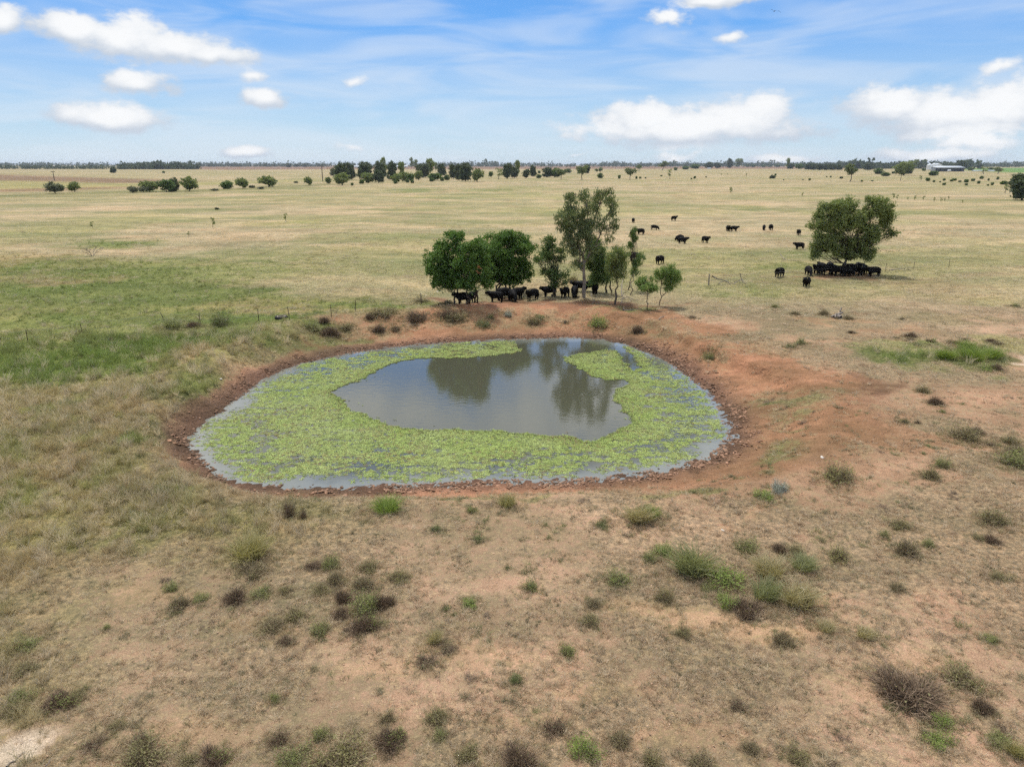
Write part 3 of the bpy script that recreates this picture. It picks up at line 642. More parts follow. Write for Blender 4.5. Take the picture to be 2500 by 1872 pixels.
def hero(name, base_px, stems, blobs, mat, label, dens=9.0, per=26, leaf=.085, asp=.5, droop=0.0, clump=.36, trunk_r=.13, bk=None, seed=1, extra=None, cat='tree', grow_=1.1, fork=None, targets=None):
    """stems: list of (base u, v) ; blobs: (u, v, ru, rv, [depth offset], [density factor]) in photograph pixels"""
    g = np.random.default_rng(seed); B0 = gpt(*base_px); Yd = B0.y; o0 = np.array(B0)
    root = thing(name, B0, label, cat)
    BL = []
    for q in blobs:
        u, v, ru, rv = q[:4]; dy = q[4] if len(q) > 4 else g.uniform(-.6, .6); df = q[5] if len(q) > 5 else 1.0
        c = at_depth(u, v, Yd + dy); rx = (at_depth(u + ru, v, Yd + dy) - c)[0]; rz = (at_depth(u, v - rv, Yd + dy) - c)[2]
        BL.append((c - o0, np.array([rx, (rx + rz) * .48, rz]) * grow_, df))
    ST = []; tubes = []
    for i, (su, sv) in enumerate(stems):
        sb = np.array(gpt(su, sv)) - o0; j = min(range(len(BL)), key=lambda k: abs(BL[k][0][0] - sb[0]) * 1.5 + BL[k][0][2] * .6)
        ce, r, _ = BL[j]; top = ce + np.array([0, 0, r[2] * .45]); sb[2] -= .1
        if targets: ce, r, _ = BL[targets[i]]; top = ce + np.array([0, 0, r[2] * .3])
        if fork:
            fk = at_depth(*fork, Yd) - o0; p = np.concatenate([bent(g, sb, fk, 5, .05), bent(g, fk, top, 7, .12)[1:]])
        else: p = bent(g, sb, top, 9, .10)
        ST.append(p); tubes.append(tube(p, trunk_r * g.uniform(.8, 1.1), .03, 7))
    allp = np.concatenate([p[2:] for p in ST]); LV, LT = [], []
    for ce, r, df in BL:
        vol = r[0] * r[1] + r[1] * r[2] + r[0] * r[2]; n = max(6, int(dens * df * vol))
        m_ = 8; sub = blob_centres(g, ce, r * .74, m_, .82); rs = g.uniform(.30, .52, m_)
        C = np.concatenate([blob_centres(g, sub[q_], r * rs[q_], max(2, int(n / m_ * .85)), .2) for q_ in range(m_)] + [blob_centres(g, ce, r * .6, max(2, n // 7), .2)])
        V, tn = leaves(g, C, clump * g.uniform(.7, 1.3, len(C)), per, leaf, asp, droop); LV.append(V); LT.append(tn)
        k0 = np.argmin(np.linalg.norm(allp - (ce - np.array([0, 0, r[2] * .6])), axis=1)); tubes.append(tube(bent(g, allp[k0], ce, 6, .12), trunk_r * .34, .02, 5))
        for q in C[:: max(1, len(C) // 8)]:
            k0 = np.argmin(np.linalg.norm(allp - (q - np.array([0, 0, .5])), axis=1)); tubes.append(tube(bent(g, allp[k0], q, 5, .16), trunk_r * .2, .010, 4))
    V, F = join(tubes); me = mesh_np(name + '_trunk', V, F); me.materials.append(bk or BARK_D); part('trunk', me, root)
    part('crown', leafmesh(name + '_crown', np.concatenate(LV), np.concatenate(LT), LM[mat]), root)
    if extra:
        for (u, v, ru, rv, mt) in extra:
            c = at_depth(u, v, Yd - 2.6) - o0; rx = (at_depth(u + ru, v, Yd) - at_depth(u, v, Yd))[0]; rz = (at_depth(u, v - rv, Yd) - at_depth(u, v, Yd))[2]
            V, tn = leaves(g, blob_centres(g, c, np.array([rx, .2, rz]), 10, .0), .14, 8, .09, .4); part('withered_foliage', leafmesh('withered_foliage', V, tn, LM[mt]), root)
    return root
Z1 = lambda x, y: (1000 + x / 3.16, 440 + y / 3.16)
def zb(*L, f=Z1, s=3.16): return [f(q[0], q[1]) + (q[2] / s, q[3] / s) + tuple(q[4:]) for q in L]
hero('shade_tree', Z1(345, 955), [Z1(345, 957), Z1(390, 940)], zb((235, 640, 110, 130), (330, 470, 105, 85), (285, 760, 115, 75), (365, 620, 90, 130), (215, 540, 60, 60), (180, 700, 50, 60), (350, 790, 90, 55), (230, 780, 60, 50)), 'lush',
     'dense dark green tree at the left end of the shady clump behind the dam', grow_=1.18, dens=12, per=44, leaf=.115, clump=.36, trunk_r=.13, seed=2)
hero('shade_tree', Z1(455, 958), [Z1(455, 958), Z1(505, 945), Z1(525, 948)], zb((500, 530, 110, 95), (460, 660, 95, 110), (545, 640, 85, 110), (510, 780, 95, 60), (430, 790, 70, 50), (570, 760, 55, 60)), 'lush',
     'dense green tree with a rusty dead spray, second from left in the clump', grow_=1.18, dens=12, per=44, leaf=.115, clump=.36, trunk_r=.12, seed=3, extra=[(*Z1(533, 690), 4, 12, 'rust')])
hero('shade_tree', Z1(690, 868), [Z1(690, 868), Z1(730, 862), Z1(775, 860), Z1(668, 862)], zb((690, 470, 105, 90), (640, 580, 80, 110), (830, 480, 95, 80), (860, 590, 80, 100), (740, 620, 110, 100), (700, 725, 100, 75), (850, 730, 85, 70), (620, 720, 60, 80), (760, 750, 90, 60), (900, 690, 45, 70), (775, 430, 80, 60)), 'lush',
     'broad dark green tree with cattle packed beneath, third from left in the clump', grow_=1.18, dens=12, per=44, leaf=.115, clump=.36, trunk_r=.15, seed=4)
hero('shade_tree', Z1(1115, 898), [Z1(1100, 900), Z1(1128, 900)], zb((1085, 500, 70, 60), (1085, 590, 95, 60), (1080, 690, 75, 60), (1150, 740, 80, 60), (1000, 610, 45, 22), (1165, 530, 40, 35), (1120, 800, 50, 25)), 'mid',
     'small upright green tree between the dense clump and the tall gum', dens=15, per=28, leaf=.11, trunk_r=.12, seed=5)
hero('gum_tree', Z1(1345, 908), [Z1(1345, 910), Z1(1346, 909), Z1(1347, 910), Z1(1345, 909), Z1(1344, 909)], zb((1240, 160, 60, 75, 0, .7), (1350, 130, 60, 65, .6, .6), (1500, 120, 70, 55, 0, .75), (1560, 230, 55, 90, .4, .5), (1250, 290, 90, 80, -.5, .9), (1380, 300, 80, 110, 0, .8), (1220, 390, 75, 60, 0, .9), (1340, 430, 90, 70, 0, .9), (1430, 200, 55, 70, 0, .5), (1560, 390, 40, 70, .3, .5), (1480, 330, 50, 80, 0, .35), (1290, 530, 75, 55, 0, .7), (1170, 300, 40, 50, 0, .5), (1390, 540, 60, 60, 0, .6), (1230, 480, 60, 50, 0, .6), (1300, 650, 45, 50, .5, .3)), 'euc',
     'tall airy grey-green gum rising above the clump behind the dam', dens=18, per=28, leaf=.145, asp=.28, droop=.75, clump=.36, trunk_r=.17, fork=Z1(1345, 640), targets=[0, 2, 3, 5, 6], bk=BARK_P, seed=6)
hero('wattle_tree', Z1(1440, 872), [Z1(1430, 878), Z1(1520, 868), Z1(1550, 868)], zb((1440, 540, 80, 80), (1470, 640, 100, 100), (1430, 740, 70, 70), (1530, 720, 60, 80), (1390, 620, 50, 70)), 'fine',
     'drooping feathery green wattle right of the tall gum trunk', dens=24, per=34, leaf=.13, asp=.24, droop=.6, trunk_r=.12, seed=7)
hero('wattle_tree', Z1(1590, 962), [Z1(1585, 962)], zb((1590, 580, 65, 65), (1610, 680, 75, 75), (1650, 600, 40, 70), (1560, 660, 45, 60), (1600, 740, 50, 35)), 'olive',
     'olive feathery wattle on one dark leaning trunk in front of the tall gum', dens=20, per=32, leaf=.125, asp=.24, droop=.6, trunk_r=.14, seed=8)
hero('wattle_tree', Z1(1685, 852), [Z1(1680, 852), Z1(1707, 893)], zb((1780, 590, 38, 45), (1755, 650, 38, 50), (1735, 710, 30, 40), (1725, 400, 18, 45, 0, .6), (1735, 450, 14, 25, 0, .5), (1700, 500, 22, 20, 0, .3)), 'fine',
     'thin leaning wattle with bare forked limbs and a wispy top', dens=20, per=28, leaf=.12, asp=.24, droop=.75, clump=.28, trunk_r=.075, seed=9)
hero('sapling', Z1(1835, 998), [Z1(1835, 1000)], zb((1825, 770, 65, 45), (1830, 820, 70, 40), (1790, 800, 35, 30), (1880, 830, 35, 28)), 'fresh',
     'small light green sapling on a thin stem, left of the pair at the clump edge', dens=20, per=30, leaf=.10, asp=.32, droop=.3, clump=.26, trunk_r=.05, seed=10)
hero('sapling', Z1(1930, 968), [Z1(1930, 970)], zb((2000, 700, 80, 55), (2010, 780, 90, 55), (1950, 740, 50, 65), (2050, 745, 50, 45), (1990, 830, 60, 28)), 'fresh',
     'small round bright green sapling, right of the pair at the clump edge', dens=22, per=32, leaf=.115, asp=.24, droop=.45, clump=.30, trunk_r=.06, seed=11)
Z2 = lambda x, y: (1500 + x / 2.99, 480 + y / 2.99)
hero('shade_tree', Z2(1660, 562), [Z2(1650, 562), Z2(1668, 565), Z2(1690, 560)], zb((1600, 90, 110, 70), (1700, 60, 90, 60), (1520, 190, 90, 80), (1650, 200, 120, 100), (1790, 190, 120, 90), (1900, 100, 110, 90), (1960, 180, 60, 70), (1520, 330, 100, 80), (1640, 350, 100, 90), (1790, 330, 110, 90), (1880, 300, 80, 90), (1840, 420, 70, 50), (1480, 410, 50, 40), (2020, 280, 45, 30), (1930, 40, 60, 40), (1700, 430, 70, 40), f=Z2, s=2.99), 'olive',
     'big spreading olive green tree standing alone, sheltering a tight mob of cattle', dens=14, per=30, leaf=.135, asp=.45, clump=.40, trunk_r=.17, seed=12)

# dead bare tree in the left paddock
g = np.random.default_rng(77)
def bare_tree(u, v, h, w, label, seed):
    g = np.random.default_rng(seed); b = gpt(u, v); root = thing('dead_tree', b, label, 'tree'); T = []
    def br(p, d, L, r, lev):
        q = p + d * L; T.append(tube(bent(g, p, q, 4, .15), r, r * .55, 5))
        if lev < 3:
            for _ in range(3): br(p + (q - p) * g.uniform(.6, 1), unit(d + g.normal(size=3) * np.array([.7, .7, .25])), L * .68, r * .55, lev + 1)
    for k in range(4): br(np.array([0, 0, -.1]), unit(np.array([g.normal() * .7 * w, g.normal() * .7, 1.0])), h * .45, .05, 0)
    me = mesh_np('dead_tree_wood', *join(T)); me.materials.append(DEADWOOD); part('branches', me, root)
bare_tree(225, 625, 2.6, 1.3, 'grey leafless dead tree in the grass of the left paddock', 5)

# ------------------------------------------------------------------ middle distance trees (each a thing, kinds share their meshes)
FTYPE = {'dark': ('dark', [(0, .60, .5, .42), (.1, .82, .34, .22), (-.1, .28, .46, .3)], 'dark upright she-oak'), 'olive': ('olive', [(0, .60, .52, .40), (-.2, .42, .36, .36), (.22, .45, .34, .36)], 'round olive tree'),
         'green': ('mid', [(0, .55, .5, .45), (.2, .4, .35, .35), (-.2, .45, .35, .35)], 'leafy green tree'), 'tall': ('olive', [(0, .82, .42, .16), (.15, .62, .35, .14), (-.18, .5, .32, .14), (0, .33, .3, .12)], 'tall slim gum tree'),
         'euc': ('euc', [(-.2, .72, .32, .24), (.2, .76, .32, .22), (0, .55, .42, .2)], 'spreading gum tree with bare trunk'), 'bush': ('mid', [(0, .45, .5, .5), (.15, .3, .4, .35), (-.2, .3, .35, .35)], 'round green bush'),
         'dbush': ('dark', [(0, .45, .5, .5), (.2, .35, .4, .4), (-.2, .3, .35, .35)], 'dark round bush'), 'grey': ('grey', [(0, .5, .5, .45), (.25, .4, .3, .3), (-.2, .35, .35, .3)], 'grey-green leafy bush'),
         'wisp': ('olive', [(0, .75, .4, .2), (.2, .5, .3, .15), (-.15, .4, .25, .12)], 'spindly young tree')}
FPRO = {}
for ty, (mt, bl, nm) in FTYPE.items():
    for k in range(3):
        g = np.random.default_rng(abs(hash(ty)) % 1 + sum(map(ord, ty)) * 7 + k); C = []; T = []
        dn = {'wisp': 18, 'euc': 46, 'tall': 46, 'grey': 60}.get(ty, 84)
        hs = {'bush': .02, 'dbush': .02, 'grey': .05}.get(ty, .14)
        st = bent(g, (0, 0, -.02), (g.normal(0, .06), g.normal(0, .06), .72), 7, .1); T.append(tube(st, .035 if ty != 'wisp' else .05, .012, 6))
        for (bx_, bz, br_, bh) in bl:
            th = g.uniform(0, 6.28); ce = np.array([bx_ * math.cos(th * .3), bx_ * math.sin(th), bz]) + g.normal(0, .03, 3)
            c = blob_centres(g, ce, np.array([br_, br_, bh]) * .86, max(5, int(dn * (br_ * br_ + br_ * bh) * 2.6)), .4); c[:, 2] = np.maximum(c[:, 2], hs); C.append(c)
            T.append(tube(bent(g, st[3], ce, 4, .1), .018, .006, 4))
        C = np.concatenate(C); V, tn = leaves(g, C, .095, 15, .050, .62, .25 if ty in ('euc', 'tall', 'wisp') else 0)
        V[:, 2] = np.maximum(V[:, 2], .0)
        tm = mesh_np(ty + '_trunk', *join(T)); tm.materials.append(BARK_P if ty in ('euc', 'tall') else BARK_D)
        FPRO[ty, k] = (tm, leafmesh(ty + '_crown', V, tn, LM[mt]))
ORD = ['first', 'second', 'third', 'fourth', 'fifth', 'sixth', 'seventh', 'eighth', 'ninth', 'tenth', 'eleventh', 'twelfth', 'thirteenth', 'fourteenth', 'fifteenth', 'sixteenth', 'seventeenth', 'eighteenth', 'nineteenth', 'twentieth']
def ordn(i):
    if i < 20: return ORD[i]
    tens = ['twenty', 'thirty', 'forty', 'fifty', 'sixty'][i // 10 - 2 + (0)]; r = (i + 1)
    t10, u10 = divmod(i + 1, 10); base = ['', '', 'twent', 'thirt', 'fort', 'fift', 'sixt', 'sevent'][t10]
    return base + 'ieth' if u10 == 0 else base + 'y-' + ORD[u10 - 1]
def far_tree(ty, u, vb, hpx, wpx, label, group, seed):
    g = random.Random(seed); x, y = on_plane(u, vb); x, y = float(x), float(y)
    b = np.array([x, y, height(np.array([x]), np.array([y]))[0]]); top = at_depth(u, vb - hpx, y)[2]; wd = at_depth(u + wpx / 2, vb, y)[0] - x
    root = thing({'bush': 'bush', 'dbush': 'bush', 'grey': 'bush'}.get(ty, 'tree'), b, label, 'bush' if ty in ('bush', 'dbush', 'grey') else 'tree', group, g.uniform(0, 6.28), (wd * 2.15, wd * 2.15, top - b[2]))
    tm, cm = FPRO[ty, g.randrange(3)]; part('trunk', tm, root); part('crown', cm, root)
def rowof(rows, conv, group, where):
    rows = sorted(rows, key=lambda r: r[1])
    for i, r in enumerate(rows):
        ty, u, vb, vt, wd = r; (U, VB), (_, VT), s = conv(u, vb), conv(u, vt), conv.s
        far_tree(ty, U, VB, VB - VT, wd / s, f'{FTYPE[ty][2]}, {ordn(i)} from left {where}', group, 1000 + i + int(U))
class Conv:
    def __init__(q, ox, oy, s): q.ox, q.oy, q.s = ox, oy, s
    def __call__(q, x, y): return q.ox + x / q.s, q.oy + y / q.s
ZL, ZM, ZR = Conv(0, 360, 2.665), Conv(780, 360, 2.698), Conv(1550, 360, 2.328)
rowof([('grey', 362, 300, 218, 112), ('olive', 487, 290, 225, 64), ('grey', 862, 296, 250, 66), ('grey', 930, 293, 250, 60), ('olive', 972, 290, 214, 96), ('green', 1085, 290, 200, 100), ('dbush', 1132, 286, 188, 72), ('olive', 1232, 285, 192, 96),
       ('bush', 1480, 270, 210, 80), ('olive', 1578, 268, 197, 80), ('dbush', 1640, 264, 244, 44), ('olive', 1745, 258, 184, 110), ('dbush', 1925, 232, 218, 30), ('olive', 2008, 248, 190, 50), ('olive', 2137, 237, 193, 36), ('grey', 1700, 272, 252, 50), ('grey', 1395, 284, 266, 60)],
      ZL, 'bushes along the left creek line', 'in the row left of the creek trees')
rowof([('dark', 740, 168, 130, 44), ('bush', 1065, 168, 152, 18), ('dark', 1880, 131, 105, 40), ('dark', 1928, 129, 107, 32), ('dark', 1986, 129, 109, 22)], ZL, 'lone trees far out on the left plain', 'far out on the left plain')
rowof([('olive', 150, 250, 170, 98), ('olive', 57, 240, 195, 34), ('grey', 92, 190, 128, 50), ('dark', 140, 222, 105, 84), ('dark', 202, 215, 108, 76), ('dark', 300, 212, 103, 104), ('olive', 322, 236, 163, 82), ('dark', 392, 236, 150, 70), ('dark', 400, 212, 100, 84), ('tall', 425, 205, 66, 46), ('dark', 478, 218, 96, 64), ('tall', 543, 216, 86, 50), ('olive', 512, 236, 168, 70), ('olive', 560, 226, 158, 52), ('tall', 607, 142, 66, 30), ('tall', 636, 140, 80, 34),
       ('green', 602, 228, 165, 48), ('olive', 655, 216, 150, 54), ('dark', 682, 200, 108, 96), ('tall', 735, 196, 73, 62), ('tall', 766, 160, 93, 28), ('green', 760, 220, 163, 86), ('dark', 806, 190, 113, 64), ('bush', 843, 216, 174, 38), ('dark', 880, 210, 110, 54), ('dark', 920, 218, 114, 56), ('dark', 962, 224, 110, 92), ('olive', 1042, 227, 138, 74), ('green', 1130, 198, 154, 28), ('wisp', 1182, 212, 134, 52), ('dark', 1237, 208, 103, 68), ('dark', 1282, 204, 128, 56), ('tall', 1304, 195, 76, 44),
       ('dark', 1362, 203, 144, 50), ('dark', 1406, 194, 124, 46), ('bush', 1446, 172, 150, 20), ('bush', 1442, 203, 174, 34), ('dark', 1500, 198, 133, 66), ('green', 1552, 198, 138, 86), ('euc', 1592, 212, 138, 70), ('bush', 1640, 168, 136, 44), ('euc', 1727, 214, 116, 78), ('dark', 1762, 174, 118, 44), ('bush', 1852, 203, 164, 38), ('olive', 1825, 162, 140, 24), ('olive', 1851, 162, 131, 28), ('euc', 2046, 214, 131, 70), ('bush', 1975, 206, 178, 22), ('euc', 2102, 157, 116, 54),
       ('bush', 280, 240, 205, 36), ('bush', 215, 252, 230, 20), ('bush', 578, 232, 205, 26), ('bush', 612, 236, 210, 22), ('bush', 740, 226, 195, 36), ('bush', 805, 222, 190, 30), ('bush', 500, 240, 210, 24)],
      ZM, 'trees along the central creek line', 'along the central creek line')
rowof([('euc', 155, 131, 80, 66), ('wisp', 25, 132, 99, 34), ('bush', 230, 131, 111, 24), ('wisp', 197, 180, 122, 24), ('bush', 290, 126, 104, 40), ('green', 340, 124, 94, 52), ('dark', 420, 120, 83, 52), ('dark', 467, 119, 86, 46), ('dark', 537, 119, 66, 34), ('tall', 592, 114, 60, 54), ('bush', 672, 113, 94, 26), ('bush', 730, 113, 96, 24), ('bush', 640, 112, 97, 16), ('bush', 765, 112, 98, 20), ('tall', 868, 124, 56, 26), ('dark', 884, 124, 92, 40), ('green', 932, 126, 90, 40), ('bush', 815, 112, 97, 28),
       ('dark', 985, 129, 92, 46), ('dark', 1015, 129, 96, 44), ('dark', 1050, 130, 94, 46), ('dark', 1085, 130, 97, 44), ('dark', 1120, 131, 93, 48), ('dark', 1155, 131, 97, 46), ('euc', 1222, 194, 98, 84), ('dark', 1325, 130, 93, 64), ('bush', 1387, 152, 114, 50), ('bush', 1420, 164, 138, 46), ('euc', 1510, 188, 95, 50), ('olive', 1528, 160, 73, 100), ('dark', 1556, 152, 120, 44), ('bush', 1700, 161, 130, 50), ('dark', 1852, 126, 73, 64), ('wisp', 1980, 152, 108, 44), ('euc', 2065, 152, 113, 62), ('bush', 2020, 128, 112, 30), ('tall', 1592, 124, 68, 40), ('tall', 1640, 118, 70, 34), ('bush', 1640, 134, 118, 24), ('bush', 1910, 130, 112, 36), ('bush', 1470, 150, 134, 20)],
      ZR, 'trees on the far right plain', 'before the far right farm')
rowof([('dbush', 782, 177, 154, 32), ('bush', 798, 162, 147, 12), ('wisp', 634, 168, 145, 10), ('dbush', 1172, 178, 164, 18), ('bush', 1113, 172, 160, 10), ('bush', 1090, 170, 162, 9), ('bush', 1290, 196, 184, 14), ('wisp', 545, 262, 230, 22), ('wisp', 952, 278, 255, 18), ('bush', 994, 188, 174, 14), ('bush', 955, 186, 180, 10), ('bush', 1350, 194, 186, 14), ('bush', 846, 187, 180, 8), ('wisp', 525, 158, 148, 10), ('wisp', 490, 160, 148, 9), ('bush', 340, 178, 160, 14), ('bush', 320, 182, 172, 10), ('bush', 405, 172, 162, 9), ('bush', 150, 165, 156, 14), ('bush', 60, 178, 168, 12), ('bush', 30, 178, 164, 14), ('bush', 8, 180, 160, 12),
       ('wisp', 1625, 187, 158, 22), ('bush', 1662, 192, 169, 26), ('bush', 1758, 190, 174, 16), ('bush', 1758, 216, 199, 22), ('bush', 1800, 194, 180, 20), ('bush', 1818, 190, 174, 26), ('bush', 1845, 198, 186, 18), ('bush', 1880, 200, 178, 26), ('bush', 1884, 216, 202, 18), ('bush', 1923, 192, 175, 24), ('bush', 1955, 207, 187, 18), ('bush', 1968, 180, 160, 22), ('bush', 2005, 218, 208, 14), ('bush', 2031, 215, 196, 20), ('bush', 2060, 184, 164, 14), ('bush', 2095, 212, 186, 36), ('wisp', 2105, 262, 203, 34), ('bush', 1700, 198, 184, 14), ('bush', 1735, 200, 190, 10), ('bush', 2010, 190, 174, 12)],
      ZR, 'young bushes dotted over the right paddock', 'dotted over the right paddock')
rowof([('wisp', 1467, 296, 262, 22), ('wisp', 1490, 298, 270, 16), ('wisp', 1550, 300, 282, 14), ('wisp', 1590, 300, 272, 20), ('wisp', 1640, 302, 276, 18), ('wisp', 1700, 310, 282, 16), ('wisp', 1738, 312, 284, 18), ('wisp', 1760, 308, 286, 12), ('wisp', 1780, 300, 276, 12), ('wisp', 1860, 316, 300, 14)], ZR, 'wispy saplings on the right', 'beyond the lone big tree')
far_tree('dark', 2494, 489, 62, 70, 'large dark tree cut off by the right edge of the picture', None, 5)
far_tree('wisp', 226, 558, 18, 10, 'little dark sapling alone in the far left paddock', None, 6)
far_tree('wisp', 521, 556, 26, 13, 'thin grey-green sapling in the straw paddock left of centre', None, 7)
far_tree('wisp', 698, 541, 20, 12, 'tiny sapling in the straw paddock above the left dam bank', None, 8)
far_tree('dbush', 530, 512, 6, 11, 'small dark bush alone far out in the left straw paddock', None, 9)
far_tree('wisp', 461, 577, 12, 10, 'smallest low sapling in the straw paddock left of centre', None, 10)
far_tree('wisp', 1784, 469, 13, 8, 'single tiny tree in the straw paddock left of the big tree', None, 12)

# ------------------------------------------------------------------ far woods on the horizon: masses
def wood(name, u0, u1, vb, hpx, rows, seed, label, quads=26, tall=.1, step=1.0):
    g = np.random.default_rng(seed); LV, LT = [], []
    for r in range(rows):
        Yd = float(on_plane(PW / 2, vb - r * .35)[1]); x0, x1 = at_depth(u0, vb, Yd)[0], at_depth(u1, vb, Yd)[0]
        H = at_depth(PW / 2, vb - hpx, Yd)[2]; n = int((x1 - x0) / (H * .42) * step) + 2
        x = np.sort(g.uniform(x0, x1, n)); h = H * g.uniform(.62, 1.05, n) * (.75 + .5 * fbm(x, x * 0, .9 / (H * 8), seed, 2)); h = np.where(g.uniform(0, 1, n) < tall, h * 1.35, h)
        C = np.stack([x, Yd + g.uniform(-1, 1, n) * H * 1.5, h * .55], 1); s = h * .5
        c = np.repeat(C, quads, 0) + np.clip(g.normal(size=(n * quads, 3)), -1.7, 1.7) * np.repeat(np.stack([s * .62, s * .62, h * .29], 1), quads, 0); c[:, 2] = np.maximum(c[:, 2], .3)
        a = unit(g.normal(size=c.shape)); b = unit(np.cross(a, g.normal(size=c.shape))); q = np.repeat(h, quads)[:, None] * .21 * g.uniform(.6, 1.3, (n * quads, 1))
        LV.append(np.stack([c - a * q, c + b * q * .8, c + a * q, c - b * q * .8], 1).reshape(-1, 3)); LT.append(np.repeat(np.repeat(g.uniform(0, 1, n), quads) * .7 + g.uniform(0, .3, n * quads), 4))
    o = obj(name, leafmesh(name, np.concatenate(LV), np.concatenate(LT), LM['far']), None, kind='stuff', label=label, category='woodland')
wood('distant_woodland', -900, 3400, 407.6, 9.5, 2, 31, 'blue-grey band of woodland along the whole horizon', 14)
wood('distant_woodland', 478, 800, 407.5, 7.5, 2, 32, 'low dark band of woodland on the horizon left of centre', 14)
wood('distant_woodland', -500, 292, 413.2, 8.5, 2, 33, 'dark belt of trees low on the far left horizon', 20, .05)
wood('pine_grove', 292, 478, 413.8, 12.5, 3, 34, 'grove of tall dark trees standing out on the left horizon', 34, .22, 1.3)
wood('distant_woodland', 1140, 1215, 407.4, 12, 2, 35, 'darker block of woodland on the horizon near the centre', 16)
wood('distant_woodland', 1470, 2120, 406.5, 9.5, 2, 36, 'belt of dark trees on the horizon right of centre', 18, .08)
wood('distant_woodland', 2080, 2385, 412.5, 18, 3, 37, 'dark grove of trees behind the white farm sheds', 40, .15, .9)
wood('distant_woodland', 1960, 2120, 411, 12, 2, 38, 'belt of dark trees left of the farm sheds', 26, .1)
wood('distant_woodland', 2380, 3300, 408.6, 8, 2, 39, 'low belt of woodland on the far right horizon', 14)

# ------------------------------------------------------------------ shrubs
def twigmat(name, c0, c1):
    m = bpy.data.materials.new(name); m.use_nodes = True; t = NT(m.node_tree)
    col = t.mix(t.attr('tint', out='Fac'), C4(c0), C4(c1)); b = t.n('ShaderNodeBsdfPrincipled'); t.link(col, b.inputs['Base Color']); b.inputs['Roughness'].default_value = .9; b.inputs['Specular IOR Level'].default_value = .1
    o = t.n('ShaderNodeOutputMaterial'); t.link(b.outputs[0], o.inputs[0]); return m
TW = {'dead': twigmat('twig_dead', (.115, .078, .052), (.31, .225, .15)), 'brown': twigmat('twig_brown', (.15, .11, .068), (.42, .34, .21)), 'straw': twigmat('twig_straw', (.24, .19, .11), (.42, .35, .22)),
      'olive': twigmat('twig_olive', (.19, .17, .095), (.46, .39, .235)), 'grey': twigmat('twig_grey', (.28, .28, .24), (.46, .46, .40))}
SL = {'olive': leafmat('shrub_olive', (0.18, 0.165, 0.065), (0.33, 0.295, 0.13)), 'green': leafmat('shrub_green', (0.175, 0.2, 0.06), (0.31, 0.33, 0.11)), 'bright': leafmat('shrub_bright', (0.18, 0.25, 0.05), (0.31, 0.38, 0.095)),
      'yellow': leafmat('shrub_yellow', (0.24, 0.235, 0.075), (0.4, 0.37, 0.14)), 'deep': leafmat('shrub_deep', (0.1, 0.135, 0.04), (0.18, 0.21, 0.07)), 'grey': leafmat('shrub_grey', (.30, .315, .255), (.48, .50, .42)),
      'tan': leafmat('grass_tan', (.36, .30, .15), (.56, .48, .29)), 'gold': leafmat('grass_gold', (.29, .255, .105), (.48, .42, .20)), 'sage': leafmat('grass_sage', (.23, .24, .11), (.40, .40, .21))}
def lobes(g, k):
    """a shrub is several unequal clumps, not one dome: offset, half width, height"""
    th = g.uniform(0, 6.28) + np.arange(k) * 2.4; r = np.where(np.arange(k) == 0, .05, g.uniform(.14, .34, k))
    return np.stack([r * np.cos(th), r * np.sin(th), g.uniform(.20, .36, k), g.uniform(.45, 1.0, k)], 1)
def twigs(g, n, wid, LB):
    j = g.integers(0, len(LB), n); Lb = LB[j]; d = unit(g.normal(size=(n, 3)) * np.array([1, 1, .9])); d[:, 2] = np.abs(d[:, 2]); L = g.uniform(.45, 1.12, n)[:, None]
    p0 = np.concatenate([Lb[:, :2] * .7 + g.normal(0, .06, (n, 2)), np.zeros((n, 1))], 1); S = np.stack([Lb[:, 2], Lb[:, 2], Lb[:, 3]], 1)
    p2 = p0 * np.array([1.4, 1.4, 1]) + d * L * S + g.normal(0, .05, (n, 3)); p1 = (p0 + p2) / 2 + g.normal(0, .06, (n, 3)); s = unit(np.cross(d, g.normal(size=(n, 3)))) * wid
    V = np.stack([p0 - s, p0 + s, p1 + s, p1 - s, p2 + s * .4, p2 - s * .4], 1); V[..., 2] = np.maximum(V[..., 2], -.02); V = V.reshape(-1, 3)
    k = np.arange(n)[:, None] * 6; F = np.concatenate([k + np.array([0, 1, 2, 3]), k + np.array([3, 2, 4, 5])], 0); return V, F, np.repeat(g.uniform(0, 1, n), 6)
def shell_leaves(g, n, size, LB, asp=.5, half=None):
    if half is not None: LB = LB[LB[:, 0].argsort()][-2:]
    j = g.integers(0, len(LB), n); Lb = LB[j]; d = unit(g.normal(size=(n, 3))); d[:, 2] = np.abs(d[:, 2])
    r = g.uniform(.35, 1.1, n)[:, None] * (1 + .2 * np.sin(d[:, :1] * 7 + j[:, None]) * np.cos(d[:, 1:2] * 6)); c = np.concatenate([Lb[:, :2], np.zeros((n, 1))], 1) + d * r * np.stack([Lb[:, 2], Lb[:, 2], Lb[:, 3]], 1); c[:, 2] = np.maximum(c[:, 2], .02)
    a = unit(d * .8 + g.normal(size=(n, 3)) * .8); b = unit(np.cross(a, g.normal(size=(n, 3)))); s = size * g.uniform(.6, 1.4, n)[:, None]
    V = np.stack([c - a * s, c + b * s * asp, c + a * s, c - b * s * asp], 1).reshape(-1, 3); V[:, 2] = np.maximum(V[:, 2], 0); return V, np.repeat(np.clip(g.uniform(0, 1, n) * .6 + (j % 3) * .2, 0, 1), 4)
